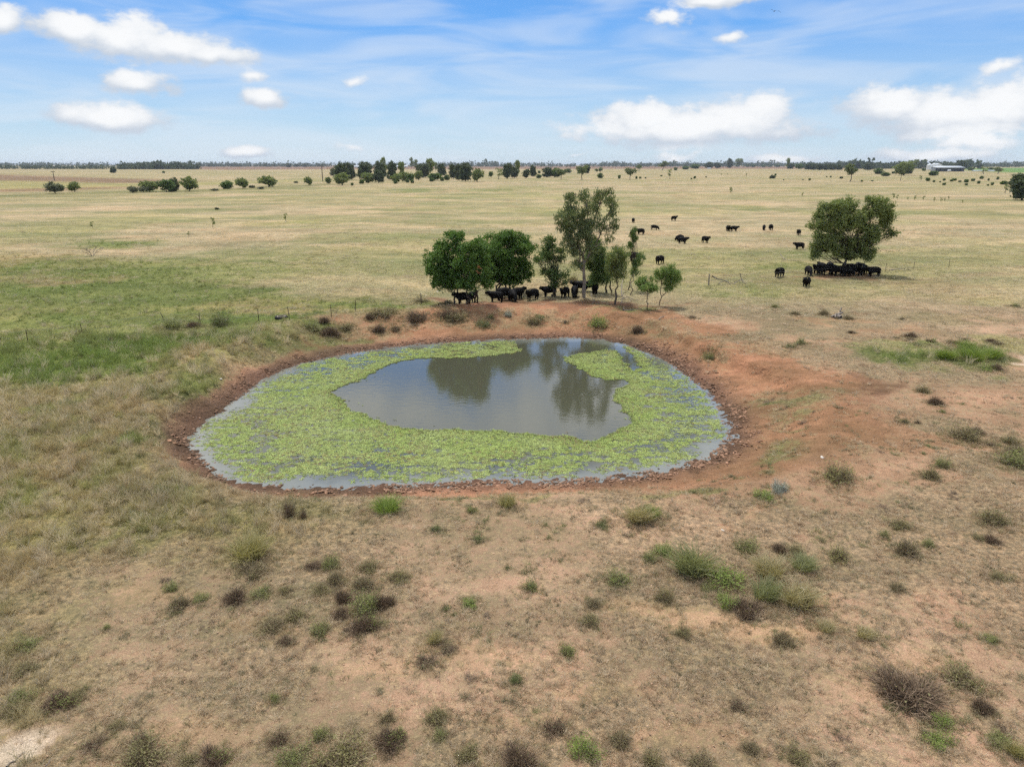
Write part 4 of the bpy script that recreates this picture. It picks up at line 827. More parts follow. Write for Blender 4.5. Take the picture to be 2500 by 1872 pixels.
STY = {  # kind: twig material, n twigs, leaf material, n leaves, leaf on one side
 'dead': ('dead', 1500, 'olive', 110, None), 'deadg': ('dead', 1000, 'green', 420, 1), 'brown': ('brown', 800, 'olive', 350, None), 'olive': ('brown', 420, 'olive', 900, None), 'green': ('olive', 320, 'green', 1000, None),
 'bright': ('olive', 200, 'bright', 1200, None), 'yellow': ('brown', 500, 'yellow', 800, None), 'deep': ('olive', 200, 'deep', 1000, None), 'salt': ('grey', 300, 'grey', 900, None), 'greyd': ('dead', 420, 'sage', 90, None)}
SPRO = {}
for ty, (tm, nt, lmn, nl, half) in STY.items():
    for k in range(6):
        g = np.random.default_rng(sum(map(ord, ty)) * 3 + k); LB = lobes(g, 5); V, F, tn = twigs(g, int(nt * 1.5), .0052, LB); me = mesh_np(ty + '_twigs', V, F); flt_attr(me, 'tint', tn); me.materials.append(TW[tm])
        V, t2 = shell_leaves(g, int(nl * 1.25), .027, LB, .45, half); SPRO[ty, k] = (me, leafmesh(ty + '_leaves', V, t2, SL[lmn]))
for ty, (mt, n, w0) in {'tussock': ('tan', 620, .5), 'sage': ('sage', 620, .5), 'gtuss': ('bright', 620, .5), 'ytuss': ('gold', 560, .45)}.items():
    for k in range(3):
        g = np.random.default_rng(sum(map(ord, ty)) + k); V, F = blades(g, n, .34, .5, 1.15, .0, .75, .016, .45); V[:, :2] *= .62
        me = mesh_np(ty + '_blades', V, F); flt_attr(me, 'tint', np.repeat(g.uniform(0, 1, n), 6)); me.materials.append(SL[mt])
        V, F = blades(g, 160, .36, .15, .5, .3, 1.3, .014, .3); V[:, :2] *= .62; m2 = mesh_np(ty + '_thatch', V, F); flt_attr(m2, 'tint', np.repeat(g.uniform(0, 1, 160), 6)); m2.materials.append(SL['tan']); SPRO[ty, k] = (me, m2)
CATN = {'tussock': 'grass tussock', 'sage': 'grass tussock', 'gtuss': 'grass tussock', 'ytuss': 'grass tussock'}
def shrub(u, v, wpx, ty, ratio, label, i):
    g = random.Random(i * 31 + 7); b = gpt(u, v - wpx * .12); dep = b.y * CP + (CAM_H - b.z) * SP; wd = wpx / FPX * dep * 1.12
    tus = ty in CATN
    root = thing('grass_tussock' if tus else 'shrub', b, label, CATN.get(ty, 'shrub'), None, g.uniform(-.5, .5) if ty == 'deadg' else g.uniform(0, 6.28), (wd, wd * g.uniform(.8, 1.05), wd * ratio * (.95 if tus else .82)))
    a, c = SPRO[ty, g.randrange(3 if tus else 6)]; part('blades' if tus else 'twigs', a, root); part('thatch' if tus else 'leaves', c, root)
SHR = [
 # lower left
 (420,1446,46,'green',.6,'small green shrub topping the little clump of three at left, below the long grass'),(440,1486,60,'brown',.55,'dark brown shrub at the front of the little clump of three at left'),(487,1470,46,'green',.5,'green shrub on the right of the little clump of three at left'),
 (577,1472,58,'dead',.75,'upright purple-brown dead shrub just right of the little clump at left'),(640,1457,48,'green',.55,'olive green shrub touching the upright purple-brown dead shrub'),(620,1408,74,'brown',.55,'brown twiggy shrub below the long yellowish tussock, left of centre'),(608,1374,130,'ytuss',.40,'broad long-bladed yellowish tussock above the brown twiggy shrub, left of centre'),
 (146,1728,84,'deadg',.6,'dark purple shrub with a green base near the lower left corner'),(196,1702,56,'olive',.45,'olive shrub just behind the dark purple shrub at lower left'),(52,1712,60,'green',.5,'green shrub at the left edge beside the dark purple one'),(68,1586,70,'green',.40,'low green shrub at the left edge above the sandy patch'),(60,1645,60,'olive',.45,'dull olive shrub at the left edge, between two green ones'),(30,1745,60,'olive',.5,'olive shrub at the left edge just above the white clay patch'),
 (355,1866,120,'olive',.6,'large olive green shrub at the bottom edge, lower left'),(345,1818,66,'greyd',.5,'grey twiggy dead shrub behind the large olive one at lower left'),(525,1868,76,'deadg',.75,'dark shrub with green side at the bottom edge left of centre'),(232,1832,66,'greyd',.5,'flat grey dead shrub right of the white clay patch'),(672,1712,34,'green',.8,'small lone green shrub on sand, lower left of centre'),(260,1537,22,'green',.8,'tiny green plant on bare soil at left'),(285,1775,36,'olive',.6,'small olive shrub above the grey dead one, lower left'),
 (460,1870,60,'olive',.5,'low olive shrub at the bottom edge between two larger ones'),
 # centre left cluster
 (807,1386,54,'green',.7,'yellow-green shrub at the top left of the central cluster'),(770,1391,44,'dead',.5,'grey-purple low shrub at the far left of the central cluster'),(820,1427,60,'brown',.6,'dark brown shrub in the left of the central cluster'),(785,1450,48,'olive',.6,'olive shrub below the dark brown one in the central cluster'),
 (897,1398,64,'olive',.55,'olive shrub at the top middle of the central cluster'),(885,1442,70,'brown',.6,'dark domed shrub in the very middle of the central cluster'),(970,1422,60,'olive',.65,'olive green shrub standing apart right of the central cluster'),
 (838,1472,48,'dead',.75,'dark dead shrub left of the tall olive one in the central cluster'),(833,1507,44,'dead',.55,'purple-grey dead shrub at the lower left of the central cluster'),(937,1484,54,'dead',.9,'dark brown dead shrub at the right end of the central cluster'),(900,1503,84,'green',.85,'tall olive green shrub, biggest of the central cluster'),(888,1545,76,'deadg',.7,'dark purple shrub with fresh shoots at the front of the central cluster'),
 (697,1450,38,'olive',.7,'small dull shrub left of the central cluster'),(725,1512,56,'olive',.6,'dark olive shrub, upper of the pair lower left of the central cluster'),(668,1537,66,'brown',.5,'grey-brown shrub, lower of the pair lower left of the central cluster'),(785,1552,50,'green',.9,'upright green shrub below the central cluster'),(693,1572,50,'greyd',.5,'faint grey-olive dead shrub on the sand below the pair'),
 (1150,1482,48,'bright',.55,'small vivid green shrub alone on the grass, right of the central cluster'),(1065,1298,32,'deep',.5,'small dark green shrub alone below the near bank, left one of two'),(1165,1323,38,'deep',.5,'small dark green shrub alone below the near bank, right one of two'),
 (1040,1627,60,'greyd',.5,'grey dead shrub below centre on bare sand'),(1060,1572,60,'tussock',.5,'faded straw tussock below centre'),(1095,1590,50,'greyd',.4,'flat greyish dead twigs right of the faded straw tussock'),
 (1068,1764,66,'olive',.7,'dark olive shrub below centre, upper of two in line'),(950,1762,44,'brown',.65,'small dark brown shrub left of the dark olive one below centre'),(955,1824,72,'deadg',.75,'dark purple shrub with green right side, bottom centre left'),(1075,1802,40,'green',.6,'green shrub directly below the dark olive one, lower of two in line'),
 (830,1870,140,'olive',.6,'largest dark olive shrub at the bottom edge, left of centre'),(715,1866,80,'green',.6,'green shrub at the bottom edge left of the largest dark one'),(780,1805,50,'green',.7,'blue-green shrub behind the largest dark one at the bottom'),(680,1815,60,'greyd',.7,'grey dead shrub with bare twigs, bottom left of centre'),
 (1145,1856,66,'olive',.7,'olive shrub at the bottom edge in the centre'),(1268,1878,96,'dead',.6,'dark brown dead shrub cut by the bottom edge in the centre'),(1256,1667,38,'deep',.6,'small dark green shrub on sand, centre'),
 # strip along the near bank
 (945,1258,96,'gtuss',.35,'spreading bright green tussock on the near bank of the dam'),(1238,1242,64,'ytuss',.45,'golden yellow tussock on the near bank of the dam'),(1152,1252,28,'green',.9,'narrow green tuft left of the golden tussock'),(705,1264,34,'greyd',1.9,'tall thin dry weed stems on the near left bank'),(742,1268,20,'greyd',2.2,'second taller thin weed stem right of the dry ones on the near left bank'),
 (1468,1287,38,'deep',.5,'small dark green plant left of the pale tussock below the dam'),(1560,1282,100,'tussock',.42,'pale feathery straw tussock below the right of the dam'),(1590,1268,56,'gtuss',.5,'light green tuft in the pale feathery tussock'),(395,1208,60,'deep',.4,'dark green tuft in the grass left of the dam, near the waterline'),
 # right of centre
 (1298,1442,44,'green',.75,'lone green shrub right of centre on dry grass'),(1512,1428,72,'green',.65,'olive green leafy shrub left of the tall green grass patch'),(1440,1527,50,'olive',.7,'dark olive shrub on the left rim of the pale sand'),(1450,1482,46,'brown',.6,'brown shrub just above the dark olive one on the rim of the pale sand'),(1622,1468,50,'olive',1.0,'upright dark olive shrub above the pale sand'),
 (1582,1372,44,'green',.7,'green shrub, left of two above the tall green grass patch'),(1618,1360,56,'bright',.7,'vivid green shrub, right of two above the tall green grass patch'),(1690,1412,140,'sage',.50,'large grey-green feathery grass patch right of centre'),(1772,1428,96,'bright',.62,'large vivid green shrub in the tall grass right of centre'),(1776,1484,60,'bright',.75,'vivid green rounded shrub below the tall grass, beside a dark one'),(1730,1442,36,'green',.6,'small green shrub under the tall grass patch'),(1822,1504,78,'dead',.6,'dark purple-brown shrub beside the vivid green rounded one'),(1868,1474,100,'sage',.55,'grey-green feathery tussock behind the dark purple-brown shrub'),(1945,1490,120,'tussock',.48,'large pale straw tussock right of the dark purple-brown shrub'),(1880,1415,110,'tussock',.40,'straw coloured tussock right of the large vivid green shrub'),(1960,1400,90,'sage',.4,'faint grey-green tussock at the right of the tall grass'),
 (1665,1556,44,'olive',.85,'round olive shrub alone on the pale sand'),(1388,1602,50,'green',.75,'light green shrub alone below the pale sand'),(1822,1347,60,'green',.6,'olive green shrub above the tall grass, left of a dark one'),
 (1346,1794,82,'greyd',.55,'wide grey-purple dead shrub at the bottom, right of centre'),(1428,1850,82,'bright',.8,'bright green rounded shrub at the bottom, right of centre'),(1516,1820,62,'brown',.7,'brown-grey shrub right of the bright green rounded one'),(1592,1872,60,'olive',.8,'olive shrub at the bottom edge right of the brown-grey one'),(1712,1876,70,'brown',.6,'brown shrub cut by the bottom edge at right'),(1836,1838,50,'brown',.7,'small dark shrub at the bottom, right'),(1950,1856,64,'olive',.65,'olive-brown shrub at the bottom, right of the small dark one'),(1800,1735,56,'greyd',.5,'faint grey dead shrub at lower right on sand'),
 # right side
 (2427,1284,72,'olive',.7,'olive-brown rounded shrub near the right edge'),(2195,1293,60,'olive',.55,'olive shrub above the dark brown one at right'),(2160,1314,28,'green',.9,'small green shrub left of the olive and brown ones at right'),(2210,1358,68,'brown',.75,'dark brown domed shrub at right, below the olive one'),(2266,1337,34,'green',.8,'small bright shrub right of the dark brown domed one'),(2422,1328,44,'dead',.5,'low dark dead shrub below the rounded one near the right edge'),(2385,1318,34,'olive',.5,'low olive shrub left of the low dark dead one near the right edge'),
 (1905,1352,44,'dead',.7,'dark purple shrub above the straw tussocks at right'),(1940,1354,50,'olive',.6,'olive shrub touching the dark purple one above the straw tussocks'),(2048,1368,60,'yellow',.7,'yellow-green shrub above the straw tussocks at right'),(2185,1442,46,'brown',.6,'faded brown shrub on the right slope'),(1915,1574,56,'brown',.8,'dark olive-brown shrub right of the pale sand'),(2015,1545,56,'tussock',.45,'thin straw tussock right of the dark olive-brown shrub'),(2110,1560,60,'tussock',.4,'thin straw tussock further right on the pinkish soil'),
 (2225,1726,165,'dead',.42,'widest dark brown dead shrub at lower right'),(2345,1676,110,'olive',.55,'dark olive shrub right of and above the widest dead one'),(2293,1774,56,'bright',.8,'vivid green shrub below the widest dead one, upper of two'),(2293,1822,70,'bright',.6,'vivid green shrub below the widest dead one, lower of two'),(2395,1738,54,'dead',.7,'dark dead shrub near the right edge, below the dark olive one'),(2440,1814,60,'green',.5,'green shrub near the lower right corner'),(2175,1640,30,'brown',.6,'small brown shrub just above the widest dead one'),(2480,1850,70,'ytuss',.5,'yellowish tussock in the lower right corner'),(2420,1570,44,'green',.5,'low green shrub on the right slope near the edge'),(2440,1415,50,'olive',.4,'low olive shrub on the right slope near the edge'),
 (2043,1180,82,'yellow',.75,'big round yellow-green shrub standing alone right of the dam'),(1900,1204,54,'salt',.75,'pale blue-grey saltbush right of the dam'),(1866,1222,56,'bright',.5,'low green shrub left of the blue-grey saltbush'),(2270,1172,50,'olive',.75,'olive-brown shrub right of the big round one, lower of two'),(2298,1144,44,'green',.75,'green shrub right of the big round one, upper of two'),
 (2358,1080,84,'olive',.55,'dense olive shrub on the bare slope at right'),(2378,1062,40,'dead',.6,'dark reddish dead shrub on top of the dense olive one'),(2462,1088,50,'olive',.7,'olive shrub at the right edge, upper of three'),(2480,1115,60,'brown',.6,'brown shrub at the right edge, middle of three'),(2475,1140,90,'green',.5,'green shrub at the right edge, lower of three'),(2418,1090,24,'greyd',.6,'tiny grey tuft right of the dense olive shrub'),
 (2253,962,34,'olive',.8,'small olive shrub on the bare red slope, above a dark one'),(2282,990,38,'dead',.65,'small dark dead shrub on the bare red slope at right'),(2302,1009,16,'green',.9,'tiny green plant below the small dark dead shrub'),(2240,1036,18,'greyd',1.0,'tiny grey upright plant on the red slope'),(2207,1034,26,'olive',.6,'tiny olive plant left of the grey upright one'),
 (1956,845,34,'green',.7,'small green shrub on the upper right flat, right of two'),(1930,851,28,'deep',.5,'small dark green shrub on the upper right flat, left of two'),(1891,754,26,'green',.5,'small green shrub on the far right flat near the red ridge'),
 (2223,826,28,'dead',.6,'dark dead shrub behind the bright green patch at right'),(2272,837,22,'brown',.7,'brown shrub behind the bright green patch at right'),(2330,842,32,'olive',.55,'olive shrub behind the green tussocks at right'),(2422,839,28,'dead',.6,'dark dead shrub behind the green tussocks at right'),(2436,846,34,'brown',.5,'brown shrub touching the dark dead one behind the tussocks'),(2222,833,24,'greyd',.5,'grey dead tuft in front of the dark dead shrub behind the green patch'),(2188,828,18,'brown',.5,'tiny brown shrub left of the dark dead one behind the green patch'),(2358,834,20,'brown',.6,'tiny brown shrub between olive and dark ones behind the tussocks'),
 (2308,884,62,'gtuss',.45,'green tussock, leftmost of the group at far right'),(2360,862,56,'gtuss',.45,'green tussock at the back of the group at far right'),(2375,890,82,'gtuss',.42,'widest green tussock in the middle of the group at far right'),(2416,884,70,'gtuss',.42,'green tussock, rightmost of the group at far right'),(2408,908,52,'bright',.4,'bright green low shrub in front of the tussock group at far right'),(2430,906,34,'dead',.6,'grey dead shrub beside the bright green low one at far right'),(2410,856,34,'green',.5,'small green shrub behind the tussock group at far right'),(2236,846,28,'deep',.4,'dark green tuft in the bright green patch at right'),
 (2010,773,28,'brown',.8,'thin brown shrub left of the stump on the red ridge'),(2070,782,28,'brown',.6,'low brown shrub right of the stump on the red ridge'),(1940,772,28,'brown',.6,'small reddish shrub on the red ridge, left of the stump'),(2078,815,18,'dead',.5,'tiny dark shrub below the stump on the red ridge'),(2202,782,14,'brown',.7,'tiny brown tuft on the flat right of the red ridge'),(2477,752,26,'deep',.5,'small dark green shrub in the paddock near the right edge'),
 # far bank
 (1460,801,54,'bright',.72,'round bright green shrub on the red far bank'),(1303,792,42,'olive',.6,'olive shrub on the far bank, larger of a touching pair'),(1320,780,26,'green',.6,'green shrub on the far bank, smaller of a touching pair'),(1182,801,40,'deep',.6,'dark green domed shrub on the red far bank'),(1239,774,28,'salt',.6,'pale grey shrub on the far bank near the trees'),(1198,778,18,'green',.7,'tiny green shrub left of the pale grey one on the far bank'),
 (1090,777,62,'greyd',.5,'grey-purple dead shrub at the left of the far bank'),(1015,788,56,'dead',.6,'dark purple dead shrub on the crest of the far left bank'),(940,775,68,'olive',.4,'wide olive shrub on the crest of the far left bank'),(903,780,24,'dead',.7,'small dark dead shrub left of the wide olive one on the crest'),(763,808,54,'green',.45,'green shrub on the left bank crest, leftmost of the row'),(808,822,54,'dead',.5,'purple-grey dead shrub on the left bank'),(842,808,50,'olive',.4,'olive shrub right of the purple-grey dead one on the left bank'),(925,812,36,'dead',.55,'dark shrub on the inner slope of the far left bank'),(966,810,38,'greyd',.5,'grey dead shrub on the inner slope of the far left bank'),(1092,746,32,'brown',.45,'dark brown mound-like shrub at the foot of the left shade trees'),(1110,785,60,'olive',.35,'low olive shrub below the grey-purple dead one'),(790,790,30,'dead',.6,'small dark shrub on the left bank crest'),(1025,742,40,'olive',.4,'olive shrub at the foot of the fence post near the trees'),
 (1557,816,28,'dead',1.0,'dark dead shrub on the lip of the right bank'),(1735,872,44,'green',.55,'round olive green shrub on the slope right of the dam'),(1380,790,16,'greyd',.8,'tiny grey tuft on the far bank'),(1688,780,26,'greyd',.5,'small grey dead tuft on the flat above the right bank'),
 # left paddock
 (535,802,52,'deep',.9,'dark green round bush on the fence line left of the dam'),(524,817,18,'green',1.3,'narrow green plant in front of the dark round bush'),(474,802,34,'dead',.6,'purple-grey dead shrub left of the dark round bush'),(424,808,60,'sage',.45,'grey-green tussock on the fence line at left'),(265,840,40,'greyd',.5,'pale dead shrub in the left grass'),(205,822,34,'greyd',.8,'bleached twiggy dead shrub in the left grass'),
 (1265 / 3.16 + 1000,440 + 800 / 3.16,32,'olive',1.0,'dull olive bush between the small upright tree and the tall gum')]
for i, q in enumerate(SHR): shrub(*q, i)
# dry grass gathered round the foot of the shrubs
g = np.random.default_rng(404); L = []
for (u, v, wp, ty, ra, lb) in SHR:
    b0 = gpt(u, v - wp * .12); wd = wp / FPX * (b0.y * CP + (CAM_H - b0.z) * SP); n = int(14 + 34 * wd * wd + 22 * wd); th = g.uniform(0, 6.28, n); rr = wd * (.22 + .62 * g.uniform(0, 1, n) ** .8)
    L.append(np.stack([b0.x + np.cos(th) * rr, b0.y + np.sin(th) * rr, np.full(n, wd)], 1))
q = np.concatenate(L); n = len(q); soil_, cov_, *_r = zones(q[:, 0], q[:, 1]); rr = g.uniform(0, 1, (n, 1)); ti = cov_ * (1.0 + 1.1 * rr) * .7 + np.array([.36, .31, .17]) * .3; gr = g.uniform(0, 1, n) < .3; ti[gr] = ti[gr] * .5 + np.array([.13, .15, .06])
s_ = g.uniform(.6, 1.2, n) * np.clip(.45 + .45 * q[:, 2], .4, 1.0)
scatter('shrub_litter_grass', G_TUFT, np.stack([q[:, 0], q[:, 1], height(q[:, 0], q[:, 1])], 1), np.where(g.uniform(0, 1, n) < .5, g.integers(3, 6, n), g.integers(0, 3, n)), np.stack([np.zeros(n), np.zeros(n), g.uniform(0, 6.28, n)], 1), np.stack([s_] * 3, 1), ti, 'dry tufts of grass gathered round the feet of the shrubs', 'grass')

# ------------------------------------------------------------------ cattle
COAT, tt, bb, oo = material('black_coat', (.0068, .0060, .0056), .7, .10)
TAG = material('ear_tag_plastic', (.75, .68, .30), .5)[0]
def cow_mesh(name, head):
    """one continuous skinned body. head: 'up', 'down', 'turn'"""
    V, E, Rd = [], [], []
    def add(p, r, par=None):
        V.append(p); Rd.append(r if isinstance(r, tuple) else (r, r)); i = len(V) - 1
        if par is not None: E.append((par, i))
        return i
    hip = add((-.50, 0, .98), (.40, .42)); loin = add((-.18, 0, .94), (.44, .48), hip); rib = add((.18, 0, .91), (.45, .50), loin); sh = add((.48, 0, .94), (.38, .48), rib)
    rump = add((-.76, 0, 1.04), (.27, .30), hip); t0 = add((-.93, 0, 1.05), .06, rump); t1 = add((-.98, 0, .78), .035, t0); t2 = add((-.98, .02, .44), .06, t1)
    if head == 'up': nk, n2, hd, mz = (.76, 0, 1.06), (.94, 0, 1.20), (1.08, 0, 1.25), (1.34, 0, 1.05)
    elif head == 'turn': nk, n2, hd, mz = (.74, .10, 1.05), (.88, .22, 1.17), (.97, .36, 1.22), (1.04, .60, 1.04)
    else: nk, n2, hd, mz = (.78, 0, .80), (.98, 0, .58), (1.10, 0, .42), (1.22, 0, .14)
    a = add(nk, (.27, .33), sh); b = add(n2, (.21, .25), a); c = add(hd, (.18, .20), b); d = add(mz, (.115, .125), c)
    ax_ = np.array(mz) - np.array(hd); ax_ /= np.linalg.norm(ax_); side = np.cross(ax_, (0, 0, 1)); side /= np.linalg.norm(side); up = np.cross(side, ax_)
    ears = []
    for s in (-1, 1):
        e0 = np.array(hd) - ax_ * .04 + side * s * .16 + up * .08; e1 = e0 + side * s * .20 + up * .0 - ax_ * .03
        i = add(tuple(e0), (.05, .04), c); add(tuple(e1), (.065, .03), i); ears.append(e0 * .35 + e1 * .65 + ax_ * .05)
    for s in (-1, 1):
        f0 = add((.46, s * .19, .66), (.18, .21), sh); f1 = add((.45, s * .19, .40), .105, f0); f2 = add((.47, s * .19, .14), .072, f1); add((.50, s * .19, .03), (.085, .08), f2)
        h0 = add((-.60, s * .20, .68), (.20, .27), hip); h1 = add((-.72, s * .20, .44), .115, h0); h2 = add((-.66, s * .20, .15), .075, h1); add((-.63, s * .20, .03), (.085, .08), h2)
    me = bpy.data.meshes.new(name + '_cage'); me.from_pydata(V, E, []); o = bpy.data.objects.new(name + '_cage', me); COL.objects.link(o)
    o.modifiers.new('skin', 'SKIN'); sv = me.skin_vertices[0].data
    for i, r in enumerate(Rd): sv[i].radius = r
    sv[0].use_root = True
    m = o.modifiers.new('sub', 'SUBSURF'); m.levels = 1; m.render_levels = 1
    dg = bpy.context.evaluated_depsgraph_get(); dg.update(); res = bpy.data.meshes.new_from_object(o.evaluated_get(dg)); bpy.data.objects.remove(o)
    res.name = name; res.materials.clear(); res.materials.append(COAT)
    for p in res.polygons: p.use_smooth = True
    zmin = min(v.co.z for v in res.vertices)
    for v in res.vertices: v.co.z -= zmin
    tags = []
    for e in ears:
        q = np.array([(-.01, -.035, -.04), (-.01, .035, -.04), (-.01, .035, .04), (-.01, -.035, .04), (.01, -.035, -.04), (.01, .035, -.04), (.01, .035, .04), (.01, -.035, .04)]) @ np.array([ax_, side, up]) + e - np.array([0, 0, zmin])
        tm = mesh_np('ear_tag', q, np.array([(0, 3, 2, 1), (4, 5, 6, 7), (0, 1, 5, 4), (1, 2, 6, 5), (2, 3, 7, 6), (3, 0, 4, 7)])); tm.materials.append(TAG); tags.append(tm)
    return res, tags
COWS = {k: cow_mesh('cow_' + k, k) for k in ('up', 'down', 'turn')}
SZ = random.Random(8)
def cow(u, v, deg, pose, label, group, s=1.0):
    """deg: 0 faces right in the picture, 90 faces away, 180 faces left, 270 faces the camera"""
    b = gpt(u, v); me, tags = COWS[pose]; o = bpy.data.objects.new('cow', me); COL.objects.link(o)
    o.location = b; o.rotation_euler = (0, 0, R(deg)); s = s * SZ.uniform(.88, 1.06); o.scale = (s, s * SZ.uniform(.9, 1.05), s); o['label'] = label; o['category'] = 'cow'; o['group'] = group
    for t_ in tags: part('ear_tag', t_, o)
G1, G2, G3 = 'cattle shading under the clump behind the dam', 'cattle shading under the big lone tree', 'cattle scattered over the straw paddock'
for x, y, d, p, l in [
 (415, 955, 195, 'up', 'black cow facing left among the leftmost tree trunks'), (478, 945, 60, 'up', 'black cow turned away among the leftmost trunks, behind another cow'),
 (668, 942, 170, 'up', 'black cow side-on facing left, front of the mob under the broad tree'), (735, 925, 20, 'down', 'black cow behind the front one under the broad tree'), (795, 935, 285, 'down', 'black cow with head lowered in the middle of the mob under the broad tree'), (828, 918, 35, 'up', 'black cow looking right with head raised, right end of mob under the broad tree'),
 (945, 922, 215, 'turn', 'black cow facing left beside the mob, clear of the trunks'), (1075, 898, 200, 'up', 'black cow behind the stem of the small upright tree'), (1197, 905, 240, 'up', 'black cow facing left-front between small upright tree and tall gum'),
 (1272, 902, 265, 'down', 'black cow facing the dam, left of the tall gum trunk'), (1312, 862, 150, 'turn', 'black cow half hidden behind the tall gum trunk'), (1385, 858, 185, 'up', 'black cow side-on just right of the tall gum trunk'), (1430, 875, 80, 'up', 'black cow seen from behind under the feathery wattle')]:
    cow(*Z1(x, y), d, p, l, G1)
for x, y, d, p, l in [
 (1200, 588, 215, 'turn', 'black cow standing in the open, left of the mob under the lone tree'), (1398, 660, 235, 'up', 'black cow nearest the camera, in front of the lone tree mob'), (1415, 575, 265, 'down', 'black cow facing front at the left edge of the lone tree mob'),
 (1482, 566, 220, 'up', 'leftmost cow in the shadow of the lone tree, head up'), (1512, 545, 100, 'up', 'cow at the back left of the lone tree mob'), (1545, 570, 200, 'down', 'second cow from the left in the front row under the lone tree'), (1570, 540, 260, 'up', 'cow with raised head at the back of the lone tree mob'), (1600, 568, 250, 'turn', 'third cow from the left in the front row under the lone tree'), (1640, 580, 170, 'down', 'frontmost cow left of the lone tree trunk, in shade'),
 (1690, 582, 10, 'down', 'frontmost cow right of the lone tree trunk, in shade'), (1715, 552, 190, 'up', 'cow behind the lone tree trunk to the right'), (1745, 572, 160, 'turn', 'cow side-on in the right half of the lone tree mob'), (1775, 550, 250, 'up', 'cow with head showing at the back right of the lone tree mob'), (1800, 575, 230, 'up', 'cow at the right of the front row under the lone tree'), (1820, 560, 80, 'up', 'cow turned away at the right edge of the shade'),
 (1888, 583, 182, 'up', 'black cow side-on at the far right end of the lone tree mob')]:
    cow(*Z2(x, y), d, p, l, G2)
for x, y, d, p, l in [
 (137, 190, 85, 'down', 'farthest left cow in the paddock, seen from behind'), (190, 278, 200, 'up', 'cow facing left beside the wispy branch in the paddock'), (128, 290, 250, 'up', 'cow hidden behind the wispy branch of the thin wattle'), (292, 245, 340, 'down', 'cow grazing to the right in the upper left of the paddock herd'), (434, 176, 25, 'up', 'farthest cow in the paddock, beside a green tuft'),
 (497, 344, 320, 'turn', 'cow in the middle of the paddock facing front right'), (477, 330, 120, 'down', 'cow partly hidden behind the one in the middle of the paddock'), (662, 338, 300, 'up', 'cow alone in the middle paddock facing the camera'), (830, 253, 265, 'up', 'left cow of the first pair in the middle paddock'), (873, 254, 310, 'turn', 'right cow of the first pair in the middle paddock'), (1090, 246, 250, 'down', 'left cow of the second pair, head down'), (1140, 245, 85, 'down', 'right cow of the second pair, seen from behind'),
 (1343, 282, 235, 'up', 'cow left of the lone tree, farther of two'), (1348, 386, 184, 'up', 'cow left of the lone tree, nearer of two, side-on'), (328, 492, 220, 'turn', 'cow behind the round bright sapling'), (142, 470, 190, 'up', 'cow almost hidden behind the thin leaning wattle')]:
    cow(*Z2(x, y), d, p, l, G3)

# ------------------------------------------------------------------ fences, fallen timber, odds and ends
STEEL = material('rusty_steel', (.09, .065, .05), .8)[0]; WIRE = material('fence_wire', (.22, .20, .18), .6, .4)[0]
WOOD = DEADWOOD
def fence(label, posts, wooden=(), hgt=1.15):
    P = [gpt(*p) for p in posts]; root = thing('wire_fence', P[0], label, 'fence'); o0 = np.array(P[0]); tops = []
    g = np.random.default_rng(len(posts))
    for i, p in enumerate(P):
        q = np.array(p) - o0; lean = np.array([g.normal(0, .05), g.normal(0, .05), 0]) if i != 4 else np.array([-.35, 0, -.1]); r = .09 if i in wooden else .035
        me = mesh_np('post', *tube([q - [0, 0, .2], q + lean * .5 + [0, 0, hgt * .5], q + lean + [0, 0, hgt * (1.15 if i in wooden else 1)]], r, r * .8, 6)); me.materials.append(WOOD if i in wooden else STEEL); part('post', me, root); tops.append((q, q + lean + [0, 0, hgt]))
    for f in (.45, .92):
        w_ = [a + (b - a) * f for a, b in tops]; pts = []
        for a, b in zip(w_[:-1], w_[1:]):
            for t_ in np.linspace(0, 1, 7)[:-1]: pts.append(a + (b - a) * t_ - np.array([0, 0, .12 * 4 * t_ * (1 - t_)]))
        me = mesh_np('wire', *tube(pts + [w_[-1]], .008, .008, 4)); me.materials.append(WIRE); part('wire', me, root)
ZE = lambda x, y: (x / 2.765, 500 + y / 2.765); ZF = lambda x, y: (600 + x / 2.458, 700 + y / 2.458)
fence('old wire fence with thin steel posts running from the left edge to the trees', [ZE(-180, 950), ZE(5, 935), ZE(190, 935), ZE(560, 880), ZE(1120, 805), ZE(1353, 812), ZF(78, 205), ZF(263, 195), ZF(515, 180), ZF(658, 148), ZF(1052, 105), Z1(90, 960)])
fence('broken old fence with a grey wooden post between the clump and the lone tree', [Z2(688, 648), Z2(1975, 550), Z2(2185, 535), Z2(2440, 520)], (0,), 1.2)
def logs(name, f, lines, r, label, cat, sub='stick', seed=3):
    g = np.random.default_rng(seed); p0 = gpt(*f(*lines[0][0][:2])); root = thing(name, p0, label, cat); o0 = np.array(p0)
    for i, ln in enumerate(lines):
        pts = []
        for k, q in enumerate(ln):
            p = np.array(gpt(*f(q[0], q[1]))) - o0; p[2] += r + (q[2] if len(q) > 2 else 0); pts.append(p)
        fine = []
        for a, b in zip(pts[:-1], pts[1:]):
            for t_ in np.linspace(0, 1, 4)[:-1]: fine.append(a + (b - a) * t_ + g.normal(0, r * .6, 3))
        me = mesh_np('limb', *tube(fine + [pts[-1]], r * (1 if i == 0 else .6), r * .35, 6)); me.materials.append(WOOD); part(sub, me, root)
logs('fallen_branch', Z2, [[(700, 645, 1.0), (780, 642, .5), (865, 640, .05)], [(905, 642, 1.3), (922, 640, .6), (940, 642)], [(880, 640), (930, 625, .3), (960, 642)], [(760, 640), (810, 632, .3), (850, 645)]], .09, 'fallen grey rail and broken branches lying right of the wooden post', 'branch')
